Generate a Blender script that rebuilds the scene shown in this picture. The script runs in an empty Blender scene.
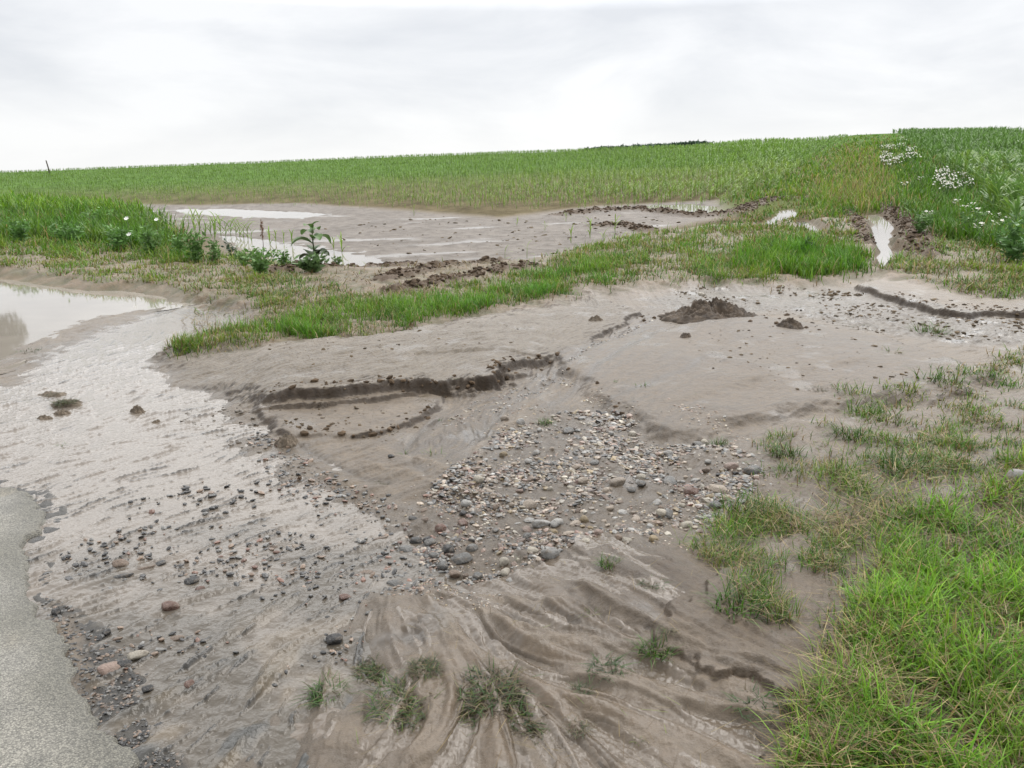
import bpy, bmesh, math, random
import numpy as np
from mathutils import Vector, noise as mnoise

RNG = np.random.default_rng(11)
random.seed(5)
scene = bpy.context.scene
COL = scene.collection
PI = math.pi

# ------------------------------------------------------------------ camera figures
F, CX, CY, CAMH, HY = 819.0, 512.0, 384.0, 1.6, 192.0
PITCH = math.atan((CY - HY) / F)
SP, CP = math.sin(PITCH), math.cos(PITCH)

# ------------------------------------------------------------------ noise
_G = RNG.uniform(0, 2 * PI, 4096)
_GX, _GY = np.cos(_G).astype(np.float32), np.sin(_G).astype(np.float32)


def perlin(x, y, seed=0):
    x = np.asarray(x, np.float64); y = np.asarray(y, np.float64)
    xi = np.floor(x).astype(np.int64); yi = np.floor(y).astype(np.int64)
    fx = (x - xi).astype(np.float32); fy = (y - yi).astype(np.float32)
    u = fx * fx * fx * (fx * (fx * 6 - 15) + 10); v = fy * fy * fy * (fy * (fy * 6 - 15) + 10)

    def g(ix, iy, dx, dy):
        h = (ix * 73856093) ^ (iy * 19349663) ^ (seed * 83492791 + 12345)
        h = (h ^ (h >> 13)) * 1274126177
        h = ((h ^ (h >> 16)) & 4095)
        return _GX[h] * dx + _GY[h] * dy
    a = g(xi, yi, fx, fy); b = g(xi + 1, yi, fx - 1, fy)
    c = g(xi, yi + 1, fx, fy - 1); d = g(xi + 1, yi + 1, fx - 1, fy - 1)
    return ((a * (1 - u) + b * u) * (1 - v) + (c * (1 - u) + d * u) * v) * 1.5


def fbm(x, y, octaves=4, seed=0, gain=0.5):
    s = 0.0; a = 1.0; f = 1.0; t = 0.0
    for o in range(octaves):
        s = s + a * perlin(x * f + 17.3 * o, y * f - 9.1 * o, seed + o)
        t += a; a *= gain; f *= 2.03
    return s / t


def sm(a, b, x):
    t = np.clip((x - a) / (b - a), 0, 1)
    return t * t * (3 - 2 * t)


# ------------------------------------------------------------------ the lie of the land
CREST = np.array([(-400, 180), (0, 175.5), (130, 170), (250, 165), (400, 158), (520, 154), (700, 149.5), (800, 146), (850, 141), (905, 140), (950, 142.5), (1024, 145), (1500, 146)], float)
DCREST = 150.0


def slope_at(th):
    t = np.clip(th, -0.9, 0.9)
    px = CX + F * np.tan(t) / CP
    row = np.interp(px, CREST[:, 0], CREST[:, 1])
    e = (HY - row) / F * 0.985
    d0 = np.interp(px, [-400, 150, 600, 1500], [19., 17.5, 12.5, 11.])
    s = (e + CAMH / DCREST) / (1 - d0 / DCREST)
    s = s * sm(2.6, 1.2, np.abs(th))
    return s, d0


def zbase(x, y):
    d = np.hypot(x, y); th = np.arctan2(x, y)
    s, d0 = slope_at(th)
    u = (d - d0) / 2.2
    r = 2.2 * np.where(u > 20, u, np.log1p(np.exp(np.clip(u, -40, 20))))
    over = np.maximum(d - DCREST + 15, 0)
    return s * r - 0.0011 * over ** 2 / (1 + over * 0.012)


def ray(px, py):
    a = (np.asarray(px, float) - CX) / F; b = (CY - np.asarray(py, float)) / F
    return a, CP + b * SP, -SP + b * CP      # x, y, z per unit of depth


_TS = np.exp(np.linspace(math.log(1.0), math.log(260.0), 420))


def U(px, py, dz=0.0):
    """where the line of sight of a picture point meets the land"""
    px = np.atleast_1d(np.asarray(px, float)); py = np.atleast_1d(np.asarray(py, float))
    out = np.zeros((len(px), 2))
    dz = np.broadcast_to(np.asarray(dz, float), px.shape)
    for k in range(0, len(px), 8000):
        a, b, c = ray(px[k:k + 8000], py[k:k + 8000]); q = dz[k:k + 8000]
        X = a[:, None] * _TS; Y = b[:, None] * _TS; Z = CAMH + c[:, None] * _TS
        below = Z < zbase(X, Y) + q[:, None]
        i = np.where(below.any(1), below.argmax(1), len(_TS) - 1)
        lo = _TS[np.maximum(i - 1, 0)]; hi = _TS[i]
        for _ in range(14):
            m = (lo + hi) / 2
            bl = CAMH + c * m < zbase(a * m, b * m) + q
            hi = np.where(bl, m, hi); lo = np.where(bl, lo, m)
        out[k:k + 8000, 0] = a * hi; out[k:k + 8000, 1] = b * hi
    return out


def proj(x, y, z):
    dep = y * CP - (z - CAMH) * SP
    dep = np.where(dep < 0.05, 0.05, dep)
    v = y * SP + (z - CAMH) * CP
    return CX + F * x / dep, CY - F * v / dep


def poly(pts, dz=0.0):
    p = np.array(pts, float)
    return U(p[:, 0], p[:, 1], dz)


def sdf(P, X, Y, reach=1.5):
    """signed distance to a closed outline on the land (metres, negative inside)"""
    out = np.full(X.shape, reach, np.float32)
    m = (X > P[:, 0].min() - reach) & (X < P[:, 0].max() + reach) & (Y > P[:, 1].min() - reach) & (Y < P[:, 1].max() + reach)
    x = X[m].astype(np.float32); y = Y[m].astype(np.float32)
    if x.size == 0:
        return out
    d = np.full(x.shape, 1e9, np.float32); ins = np.zeros(x.shape, bool)
    n = len(P)
    for i in range(n):
        ax, ay = P[i]; bx, by = P[(i + 1) % n]
        ex, ey = bx - ax, by - ay
        t = np.clip(((x - ax) * ex + (y - ay) * ey) / (ex * ex + ey * ey + 1e-12), 0, 1)
        d = np.minimum(d, (x - ax - t * ex) ** 2 + (y - ay - t * ey) ** 2)
        if abs(by - ay) > 1e-9:
            c = ((ay > y) != (by > y)) & (x < ex * (y - ay) / (by - ay) + ax)
            ins ^= c
    d = np.sqrt(d)
    out[m] = np.where(ins, -d, d)
    return out


def linedist(P, X, Y, reach=2.0):
    out = np.full(X.shape, reach, np.float32)
    m = (X > P[:, 0].min() - reach) & (X < P[:, 0].max() + reach) & (Y > P[:, 1].min() - reach) & (Y < P[:, 1].max() + reach)
    x = X[m]; y = Y[m]
    d = np.full(x.shape, 1e9)
    for i in range(len(P) - 1):
        ax, ay = P[i]; bx, by = P[i + 1]
        ex, ey = bx - ax, by - ay
        t = np.clip(((x - ax) * ex + (y - ay) * ey) / (ex * ex + ey * ey + 1e-12), 0, 1)
        d = np.minimum(d, (x - ax - t * ex) ** 2 + (y - ay - t * ey) ** 2)
    out[m] = np.sqrt(d)
    return out


# ------------------------------------------------------------------ flow-drawn grain (averaged along the run of the water)
FLOW = [((100, 450), (-10, 2.5)), ((200, 480), (-10, 3)), ((150, 580), (-10, 4)), ((250, 620), (-10, 5)), ((200, 700), (-8, 6)),
        ((300, 740), (-6, 7)), ((330, 560), (-10, 4)), ((420, 560), (-10, 4)), ((60, 390), (-10, 3)), ((150, 340), (-10, 4)),
        ((230, 322), (-10, 3)), ((300, 500), (-10, 3)), ((600, 350), (-9, 6)), ((560, 380), (-9, 6)), ((480, 400), (-8, 6)), ((430, 440), (-4, 8)),
        ((470, 470), (3, 8)), ((400, 480), (-10, 1)), ((520, 450), (-7, 7)), ((750, 380), (-10, 2)), ((850, 360), (-10, 1.5)),
        ((900, 430), (-10, 3)), ((680, 370), (-9, 4)), ((720, 420), (-10, 3)), ((960, 340), (-10, 1)), ((560, 610), (10, 4)), ((640, 620), (10, 5)),
        ((700, 700), (10, 5)), ((480, 605), (9, 3)), ((600, 690), (10, 3)), ((430, 740), (-2, 10)), ((370, 720), (-4, 10)),
        ((520, 745), (1, 10)), ((720, 745), (9, 5)), ((455, 650), (4, 6)), ((620, 480), (-8, 4)), ((700, 520), (-8, 4)), ((620, 560), (6, 6)),
        ((330, 360), (-10, 2)), ((350, 420), (-10, 1.5)), ((800, 620), (5, 8)), ((850, 500), (-9, 4))]
_fp = np.array([f[0] for f in FLOW], float); _fd = np.array([f[1] for f in FLOW], float)
_w0 = U(_fp[:, 0], _fp[:, 1]); _w1 = U(_fp[:, 0] + _fd[:, 0] * .4, _fp[:, 1] + _fd[:, 1] * .4)
_wd = _w1 - _w0; _wd /= np.linalg.norm(_wd, axis=1)[:, None]
RX0, RX1, RY0, RY1, RS = -5.6, 6.4, 1.0, 11.0, 0.008
nx_, ny_ = int((RX1 - RX0) / RS), int((RY1 - RY0) / RS)


def flow_raster():
    k = 8
    gx = np.linspace(RX0, RX1, nx_ // k + 1); gy = np.linspace(RY0, RY1, ny_ // k + 1)
    GX, GY = np.meshgrid(gx, gy)
    sx = np.zeros_like(GX); sy = np.zeros_like(GX)
    for (cx, cy), (dx, dy) in zip(_w0, _wd):
        sc = 0.35 + 0.05 * cy
        w = 1 / (((GX - cx) ** 2 + (GY - cy) ** 2) / sc ** 2 + 0.05) ** 1.6
        sx += w * dx; sy += w * dy
    a = np.arctan2(sy, sx) + 0.9 * fbm(GX * 1.5, GY * 1.5, 4, 61)
    return np.cos(a).astype(np.float32), np.sin(a).astype(np.float32), k


FXR, FYR, _k = flow_raster()


def lic(src, steps, stepc):
    JJ, II = np.meshgrid(np.arange(nx_, dtype=np.float32), np.arange(ny_, dtype=np.float32))
    acc = src.copy(); tot = 1.0
    for sgn in (1, -1):
        x = JJ.copy(); y = II.copy()
        for s in range(steps):
            ix = np.clip((x / _k).astype(np.int32), 0, FXR.shape[1] - 1); iy = np.clip((y / _k).astype(np.int32), 0, FXR.shape[0] - 1)
            x += sgn * stepc * FXR[iy, ix]; y += sgn * stepc * FYR[iy, ix]
            w = 1 - s / steps
            acc += w * src[np.clip(y.astype(np.int32), 0, ny_ - 1), np.clip(x.astype(np.int32), 0, nx_ - 1)]
            tot += w
    acc /= tot
    return (acc - acc.mean()) / (acc.std() + 1e-9)


_rx, _ry = np.meshgrid(RX0 + RS * np.arange(nx_), RY0 + RS * np.arange(ny_))
LIC_F = lic((perlin(_rx * 28, _ry * 28, 3) + 0.7 * perlin(_rx * 60, _ry * 60, 4)).astype(np.float32), 8, 2.0)
LIC_C = lic((perlin(_rx * 8, _ry * 8, 5) + 0.5 * perlin(_rx * 17, _ry * 17, 6)).astype(np.float32), 10, 3.0)


def rs(A, x, y):
    u = np.clip((np.asarray(x) - RX0) / RS, 0, nx_ - 1.01); v = np.clip((np.asarray(y) - RY0) / RS, 0, ny_ - 1.01)
    i = u.astype(np.int32); j = v.astype(np.int32); fu = u - i; fv = v - j
    return (A[j, i] * (1 - fu) + A[j, i + 1] * fu) * (1 - fv) + (A[j + 1, i] * (1 - fu) + A[j + 1, i + 1] * fu) * fv


# ------------------------------------------------------------------ the sheet of ground: a ring-wise net, fine near by, coarse far off
R_ = np.concatenate([np.exp(np.arange(math.log(0.25), math.log(1.45), 0.06)),
                     np.exp(np.arange(math.log(1.45), math.log(13.0), 0.0026)),
                     np.exp(np.arange(math.log(13.0), math.log(36.0), 0.006)),
                     np.exp(np.linspace(math.log(36.0), math.log(700.0), 130))])
_half = math.radians(42)
TH = np.concatenate([np.linspace(-_half, _half, 1120), np.linspace(_half, 2 * PI - _half, 80)[1:-1]])
NR, NC, NF = len(R_), len(TH), 1120
RR, TT = np.meshgrid(R_, TH, indexing='ij')
X = RR * np.sin(TT); Y = RR * np.cos(TT)
ZB = zbase(X, np.where(Y == 0, 1e-6, Y))
near = (RR < 14.0) & (np.abs(TT) <= _half + 1e-6)

# outlines, read off the land
P_FILM = poly([(-90, 392), (0, 384), (30, 362), (100, 332), (160, 308), (184, 299), (226, 309), (258, 322), (240, 338), (200, 350), (178, 348), (160, 366), (196, 388), (238, 402), (236, 422), (272, 444),
               (302, 468), (360, 494), (402, 518), (436, 548), (462, 585), (430, 604), (400, 594), (375, 604), (350, 650), (335, 720), (345, 800), (120, 800), (60, 700),
               (20, 600), (20, 540), (-20, 470), (-90, 470)])
P_PUDDLE = poly([(-300, 268), (-60, 270), (0, 272), (30, 278), (90, 289), (140, 289), (172, 296), (178, 302), (150, 308), (96, 316), (45, 332), (6, 352), (-30, 372), (-120, 390), (-300, 390)])
P_ROAD = np.vstack([poly([(-420, 470), (-60, 482), (0, 484), (30, 492), (44, 510), (40, 530), (24, 545), (34, 580), (40, 612), (58, 650), (72, 690), (104, 720), (134, 756), (136, 772)]),
                    np.array([(-0.75, 1.55), (-0.2, 0.7), (3, -2), (6, -9), (-14, -9), (-14, 3.5)])])
P_VERGE = poly([(-300, 238), (0, 238), (100, 246), (180, 258), (300, 270), (420, 268), (520, 264), (600, 245), (700, 230), (800, 222), (870, 222), (960, 236), (1100, 236), (1100, 302), (975, 302), (880, 282), (790, 291), (700, 288), (600, 296), (560, 308),
                (480, 326), (400, 342), (300, 354), (250, 360), (168, 357), (180, 344), (250, 330), (255, 312), (188, 305), (172, 297), (140, 289), (90, 288), (30, 277), (0, 271), (-300, 269)])
P_P1 = poly([(160, 360), (205, 386), (245, 394), (262, 405), (330, 400), (430, 392), (488, 385), (500, 372), (560, 357), (612, 330), (640, 312), (600, 296), (560, 306), (400, 340), (270, 352), (165, 350)], 0.05)
P_P2 = poly([(268, 432), (300, 436), (375, 436), (410, 424), (436, 410), (440, 398), (400, 392), (300, 400), (255, 404)], 0.02)
P_P2B = poly([(430, 384), (500, 376), (545, 366), (552, 352), (500, 350), (420, 356)], 0.12)
P_LOBE = poly([(560, 352), (600, 342), (680, 328), (760, 318), (860, 334), (960, 362), (1000, 380), (960, 396), (880, 400), (830, 408), (760, 420), (700, 438), (650, 436), (636, 420), (590, 392), (560, 372)], 0.03)
P_LOBE2 = poly([(640, 448), (700, 444), (770, 432), (860, 416), (980, 404), (1080, 420), (1080, 520), (900, 520), (780, 500), (720, 470)], 0.02)
P_SLAB = poly([(854, 286), (878, 294), (905, 303), (940, 311), (970, 315), (985, 312), (1100, 318), (1100, 296), (975, 300), (920, 285), (885, 280)], 0.06)
P_BANK = poly([(662, 652), (690, 656), (705, 668), (722, 686), (752, 696), (774, 716), (780, 745), (800, 800), (1300, 800), (1300, 430), (1000, 420), (860, 470), (800, 520), (760, 560), (720, 600), (690, 620)], 0.02)
P_RIDGE = poly([(376, 604), (430, 596), (500, 590), (560, 560), (600, 556), (640, 600), (700, 650), (780, 720), (800, 800), (330, 800), (340, 650)])
P_GRAVEL = poly([(398, 522), (430, 490), (470, 462), (505, 425), (560, 408), (620, 412), (660, 438), (720, 446), (768, 466), (765, 490), (735, 520), (705, 540), (640, 548), (605, 545), (565, 562), (520, 585), (470, 590), (440, 580), (412, 560)])
P_FLOODF = poly([(120, 204), (200, 205), (300, 203), (420, 212), (500, 218), (600, 206), (720, 200), (730, 216), (680, 226), (610, 242), (560, 258), (500, 266), (440, 270), (340, 272), (280, 262), (235, 250), (200, 236), (150, 222)])
P_LITTER = poly([(640, 300), (700, 289), (800, 292), (860, 290), (920, 308), (1000, 318), (1100, 322), (1100, 348), (960, 346), (860, 330), (780, 312), (690, 318)])
P_LUSH = poly([(770, 800), (792, 740), (806, 690), (822, 640), (846, 590), (852, 545), (880, 512), (940, 505), (1000, 480), (1100, 460), (1400, 460), (1400, 800)])
P_DARKM = poly([(40, 600), (36, 552), (60, 560), (76, 610), (110, 640), (150, 690), (180, 740), (190, 790), (130, 790), (90, 720), (62, 660)])
P_DARKM2 = poly([(-40, 484), (10, 476), (64, 492), (70, 520), (44, 548), (30, 545)])
FIELD_PUDDLES = [poly([(224, 236), (262, 240), (300, 247), (340, 252), (372, 258), (392, 264), (360, 268), (320, 267), (285, 262), (262, 256), (246, 248)]),
                 poly([(646, 210), (654, 205), (690, 204), (716, 207), (712, 212), (680, 213)]),
                 poly([(176, 210), (230, 209), (300, 212), (330, 214), (300, 218), (240, 216), (190, 214)])]
RUT_PUDDLES = [poly([(757, 224), (772, 218), (780, 210), (794, 208), (796, 216), (786, 222), (768, 230), (754, 231)]),
               poly([(794, 221), (806, 220), (822, 228), (830, 235), (816, 237), (800, 230)]),
               poly([(866, 215), (880, 213), (894, 222), (897, 236), (892, 248), (904, 254), (902, 260), (886, 266), (888, 274), (878, 274), (876, 258), (872, 240), (871, 226)])]
RIDGES = [([(385, 288), (420, 279), (450, 271), (496, 267)], .09, .28), ([(395, 300), (440, 291), (480, 282), (530, 274)], .10, .25), ([(280, 278), (320, 272), (365, 268), (405, 266)], .09, .4),
          ([(560, 215), (600, 211), (640, 209), (664, 213)], .12, .35), ([(600, 226), (625, 226), (650, 232)], .12, .3), ([(668, 213), (690, 216), (726, 215)], .14, .3),
          ([(735, 214), (752, 206), (772, 199), (802, 198)], .10, .38), ([(846, 212), (860, 232), (866, 250)], .06, .20), ([(884, 206), (900, 218), (916, 238), (920, 262)], .11, .38)]
RIDGES = [(poly(p), h, w) for p, h, w in RIDGES]

xw = fbm(X * 1.7, Y * 1.7, 3, 21) * .16 + fbm(X * 9, Y * 9, 2, 23) * .035
yw = fbm(X * 1.7, Y * 1.7, 3, 31) * .16 + fbm(X * 9, Y * 9, 2, 33) * .035
XW, YW = X + xw, Y + yw
n_lo = fbm(X * .55, Y * .55, 3, 41)
n_mid = fbm(X * 3.1, Y * 3.1, 4, 45)
n_hi = fbm(X * 14, Y * 14, 3, 49) * sm(15, 9, RR)
LF = np.where(near, rs(LIC_F, X, Y), 0); LC = np.where(near, rs(LIC_C, X, Y), 0)
S = {k: sdf(p, XW, YW) for k, p in dict(film=P_FILM, puddle=P_PUDDLE, road=P_ROAD, verge=P_VERGE, lobe=P_LOBE, lobe2=P_LOBE2, slab=P_SLAB, bank=P_BANK, ridge=P_RIDGE, gravel=P_GRAVEL, flood=P_FLOODF,
                                        litter=P_LITTER, lush=P_LUSH, darkm=P_DARKM, darkm2=P_DARKM2).items()}
S['film'] = sdf(P_FILM, X + 2.0 * xw + .05 * fbm(X * 5, Y * 5, 3, 71) * near, Y + 2.4 * yw + .06 * fbm(X * 5, Y * 5, 3, 72) * near)
S['p1'] = sdf(P_P1, X + xw * .9 + .03 * fbm(X * 22, Y * 22, 2, 88) * near, Y + yw * .9); S['p2'] = sdf(P_P2, X + xw * .5, Y + yw * .5); S['p2b'] = sdf(P_P2B, X + xw * .5, Y + yw * .5); S['slab'] = sdf(P_SLAB, X + xw * .5, Y + yw * .5)
S['roadx'] = sdf(P_ROAD, X + xw * .5, Y + yw * .5, 3.0)
fieldp = np.minimum.reduce([sdf(p, XW, YW) for p in FIELD_PUDDLES]); rutp = np.minimum.reduce([sdf(p, XW, YW) for p in RUT_PUDDLES])

nearw = sm(16, 11, RR)
H = 0.012 + 0.018 * n_lo * sm(30, 8, RR) + 0.006 * n_mid * sm(40, 10, RR) + .10 * fbm(X * .12, Y * .12, 2, 77) * sm(18, 40, RR)
inmud = sm(.2, -.2, np.minimum.reduce([S['lobe'], S['lobe2'], S['ridge'], S['film']]))
H += (0.0028 * LF + 0.005 * LC) * (1 - .8 * sm(.1, -.2, S['lobe'])) * nearw * (0.6 + .6 * sm(-.5, .6, n_mid))
# verge bank
tv = sm(.55, -.35, S['verge']); H += tv * (.12 + .05 * n_mid + .015 * n_hi)
# right-hand bank and sand lobes
H += sm(.006, -.016, S['bank'] + .03 * n_hi) * (.022 + .015 * n_mid) * sm(4.2, 3.4, Y) + sm(.3, -.8, S['bank']) * .05
tl = sm(.09, -.11, S['lobe']); H += tl * (.070 + .025 * n_lo + .010 * n_mid) + sm(0, -1.2, S['lobe']) * .03
H += sm(.2, -.25, S['lobe2']) * .04
# plateau of silt with its cut face
qd = X / np.maximum(Y, .5)
cut = sm(-.37, -.27, qd) * (1 - .86 * sm(-.03, .06, qd))            # the cut face is high only in the middle
ew = .04 + .30 * sm(-.28, -.38, qd)
t1 = sm(0, 1, np.clip(.5 - S['p1'] / (2 * ew), 0, 1)); top1 = np.maximum(H, .04 + .115 * cut + .018 * n_mid + .022 * n_lo + .004 * LF)
led = sm(.17, .13, S['p1']) * sm(3.2, 2.6, np.abs(X + 0.95) * 2.6) * (Y < 7.6) * cut * sm(-.30, .05, n_lo + .8 * n_mid)
H = H * (1 - led) + np.maximum(H, .080 + .008 * n_hi) * led
H = H * (1 - t1) + top1 * t1
t2 = sm(.03, -.025, S['p2']) * (1 - t1) * (1 - led); H = H * (1 - t2) + np.maximum(H, .044 + .03 * np.clip(n_mid + .3 * n_lo, -.5, .8)) * t2
t2b = sm(.03, -.02, S['p2b']); H -= t2b * .045 * (.6 + .5 * n_mid)
# slab with the undercut lip
t3 = sm(.03, -.03, S['slab']); H = H * (1 - t3) + np.maximum(H, .085 + .03 * n_lo + .02 * n_mid) * t3
# smooth mounds in the outwash
mx, my = U(640, 592)[0]
H += .085 * np.exp(-(((X - mx) / .42) ** 2 + ((Y - my) / .5) ** 2)) * nearw
mx, my = U(450, 478)[0]
H += .05 * np.exp(-(((X - mx) / .35) ** 2 + ((Y - my) / .35) ** 2)) * nearw
HS = H.copy()
# outwash ribs along the flow
tr = sm(.2, -.25, S['ridge']); rib = np.abs(LC); H += tr * (.010 * (1 - sm(0, .8, rib)) * sm(-.3, .5, n_mid + n_lo) + .007 * LC)
OUT = [([(380, 598), (420, 606), (440, 626), (452, 660)], .022, .05), ([(470, 598), (520, 612), (560, 614)], .016, .03), ([(470, 618), (500, 636), (548, 640)], .018, .035), ([(588, 604), (612, 622), (650, 638), (694, 650)], .034, .055),
       ([(536, 656), (580, 652), (630, 664)], .020, .05), ([(450, 654), (470, 656), (495, 674)], .014, .03), ([(640, 580), (690, 612), (720, 640)], .014, .06), ([(580, 686), (640, 696), (700, 716), (760, 730)], .018, .05), ([(560, 590), (590, 578), (630, 596)], .014, .04),
       ([(640, 676), (700, 690), (740, 706)], .012, .05), ([(370, 600), (364, 660), (350, 740)], .016, .05), ([(440, 700), (430, 740), (410, 800)], .015, .05), ([(520, 735), (540, 770), (560, 800)], .014, .05), ([(600, 730), (680, 750), (740, 780)], .016, .05), ([(640, 655), (672, 652), (700, 664)], .012, .03)]
OUT += [([(640, 325), (560, 372), (500, 410), (470, 440)], -.016, .045), ([(600, 345), (540, 385), (482, 428), (466, 466)], -.014, .04), ([(664, 330), (600, 372), (548, 408)], -.012, .05), ([(376, 470), (440, 494), (505, 507)], .022, .04),
        ([(300, 448), (340, 470), (390, 487)], -.018, .04), ([(380, 452), (430, 470), (470, 500)], .014, .04), ([(440, 420), (404, 448), (420, 486)], -.016, .04), ([(520, 420), (478, 452), (480, 490)], .014, .05), ([(590, 372), (540, 400), (500, 430)], .014, .05),
        ([(700, 372), (640, 396), (600, 410)], -.012, .06), ([(860, 372), (760, 388), (680, 412)], .012, .07), ([(640, 452), (720, 446), (800, 430)], -.014, .05)]
for pts, h, w_ in OUT:
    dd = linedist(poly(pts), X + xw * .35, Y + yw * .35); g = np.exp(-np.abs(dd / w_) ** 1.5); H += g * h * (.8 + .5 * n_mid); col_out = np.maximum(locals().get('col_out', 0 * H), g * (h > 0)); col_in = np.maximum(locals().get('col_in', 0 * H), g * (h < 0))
# litter band, gravel bed, verge clods
H += sm(.2, -.2, S['litter']) * (.03 * np.maximum(n_hi, -.2) + .02 * n_mid)
H += sm(.15, -.15, S['gravel']) * (.012 * n_hi + .01 * n_mid)
# film of water over the carriageway
tf = sm(.22, -.26, S['film']); H = H * (1 - tf) + (-.020 + .010 * n_mid + .0045 * LC + .004 * n_hi + .006 * n_lo) * tf
tp = sm(.25, -.5, S['puddle']); H = H * (1 - tp) + (-.07) * tp
td = np.maximum(sm(.03, -.06, S['darkm']), sm(.03, -.06, S['darkm2'])); H = H * (1 - td) + (-.004 + .010 * n_hi + .004 * n_mid) * td
# road bed (the asphalt is its own sheet)
tro = sm(.0, -.05, S['roadx']); H = H * (1 - tro) + (-.03) * tro
# flooded field, its puddles and ruts
tfl = sm(.6, -.6, S['flood']); H = H * (1 - tfl) + (.03 * n_mid + .02 * n_hi + .02 * n_lo) * tfl
brown = np.zeros_like(H)
for P, h, w in RIDGES:
    dd = linedist(P, XW, YW)
    g = np.exp(-(dd / w) ** 2)
    H += g * h * (.7 + 1.1 * n_mid + .9 * n_hi)
    brown = np.maximum(brown, sm(.15, .7, g))
tfp = sm(.25, -.3, fieldp); H = H * (1 - tfp) + (-.06 + .03 * n_mid) * tfp
trp = sm(.12, -.12, rutp); H = H * (1 - trp) + (-.09 + .05 * n_mid) * trp
H *= sm(0.2, 1.0, RR) * sm(700, 300, RR)
Z = ZB + H

# ---- how each patch of ground is coloured (dry silt, wet mud, soil, sward)
def C(*c): return np.array(c, np.float32)
def mix(A, B, t): return A * (1 - t[..., None]) + B * t[..., None]


dr = np.gradient(Z, axis=0) / np.gradient(RR, axis=0)
dt = np.gradient(Z, axis=1) / (RR * np.maximum(np.abs(np.gradient(TT, axis=1)), 1e-6))
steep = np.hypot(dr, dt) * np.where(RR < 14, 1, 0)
lf = np.clip(.5 + .28 * LF, 0, 1); lc = np.clip(.5 + .28 * LC, 0, 1)
silt, damp, wet, soil = C(.275, .228, .183), C(.155, .122, .092), C(.095, .074, .055), C(.07, .05, .032)
col = np.zeros(X.shape + (3,), np.float32) + silt
rough = np.full(X.shape, .50, np.float32)
m = np.clip(.42 + .55 * n_lo + .25 * n_mid + .30 * (lf - .5) + .35 * (lc - .5), 0, 1)
col = mix(col, damp, m); rough -= .12 * m
k = sm(.1, -.1, S['p1']); col = mix(col, C(.30, .262, .222), k * .7 * np.clip(.9 + .6 * n_mid, 0, 1)); rough += .05 * k
CH_ = sdf(poly([(650, 308), (620, 330), (560, 362), (500, 385), (440, 402), (430, 430), (390, 450), (400, 480), (470, 500), (500, 470), (505, 430), (560, 405), (620, 372), (670, 330)]), XW, YW)
k = sm(.25, -.3, CH_) * np.clip(.55 + .55 * LF * .5 + .5 * n_mid, 0, 1); col = mix(col, C(.105, .080, .057), k); rough -= .1 * k
k = tl * .75; col = mix(col, mix(np.zeros_like(col) + C(.255, .205, .160), damp, np.clip(.3 + 1.0 * (lf - .5) + .5 * (lc - .5) + .8 * n_mid + .5 * n_lo, 0, 1)), k)
k = sm(.3, -.3, S['gravel']) * .6; col = mix(col, C(.088, .068, .050), k); rough -= .12 * k
k = tr * .8; col = mix(col, mix(np.zeros_like(col) + C(.215, .165, .122), wet, np.clip(.35 + .8 * (.5 - lc) + .4 * (.5 - lf) + .5 * n_mid, 0, 1)), k); rough = rough * (1 - k) + .17 * k
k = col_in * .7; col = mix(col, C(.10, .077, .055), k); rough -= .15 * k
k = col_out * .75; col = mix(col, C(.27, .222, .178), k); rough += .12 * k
k = np.exp(-(((X - U(640, 592)[0][0]) / .36) ** 2 + ((Y - U(640, 592)[0][1]) / .45) ** 2)) * nearw; col = mix(col, C(.115, .086, .062), np.clip(k * .85, 0, 1))
k = sm(.25, -.3, S['lobe2']) * .4; col = mix(col, C(.20, .158, .12), k)
k = sm(.02, -.3, S['bank']) * .5; col = mix(col, C(.165, .125, .092), k)
k = sm(.2, -.2, S['litter']); col = mix(col, mix(np.zeros_like(col) + C(.27, .235, .20), C(.085, .062, .038), np.clip(.45 + 1.3 * n_hi + .4 * n_mid, 0, 1)), k * .8); rough -= .1 * k
k = tf; col = mix(col, C(.10, .082, .066), k * .8); rough = rough * (1 - k) + .22 * k
k = td; col = mix(col, mix(np.zeros_like(col) + C(.035, .032, .028), C(.085, .076, .064), np.clip(.35 + 1.0 * n_hi + .5 * n_mid, 0, 1)), k); rough = rough * (1 - k) + .35 * k
sward = C(.085, .080, .036)
k = np.maximum(sm(.3, -.2, S['verge'] + .25 * n_mid), sm(1.1, .3, S['verge']) * sm(-3.2, -4.2, X) * sm(8.5, 10, Y)); col = mix(col, mix(np.zeros_like(col) + sward, C(.16, .115, .07), np.clip(.5 + 1.4 * n_mid, 0, 1)), k * .9); rough += .15 * k
k = sm(.1, -.3, S['lush'] + .2 * n_mid); col = mix(col, C(.10, .078, .045), k * .85)
k = tfl; col = mix(col, mix(np.zeros_like(col) + C(.150, .126, .102), C(.070, .054, .039), np.clip(.45 + 1.3 * n_mid + .3 * n_hi + .5 * n_lo, 0, 1)), k); rough = rough * (1 - k) + .62 * k
sheen = sm(.2, .45, fbm(X * .30, Y * .9, 3, 121)) * tfl; rough -= .30 * sheen; col = mix(col, C(.10, .084, .068), sheen * .6)
wetp = sm(.18, .42, fbm(X * 2.4, Y * 2.4, 4, 141)) * sm(15, 12, RR) * (1 - tv) * (.5 + .5 * sm(.2, -.2, np.minimum(S['litter'], S['ridge']))); rough -= .34 * wetp; col = mix(col, col * .72, wetp)
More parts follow.
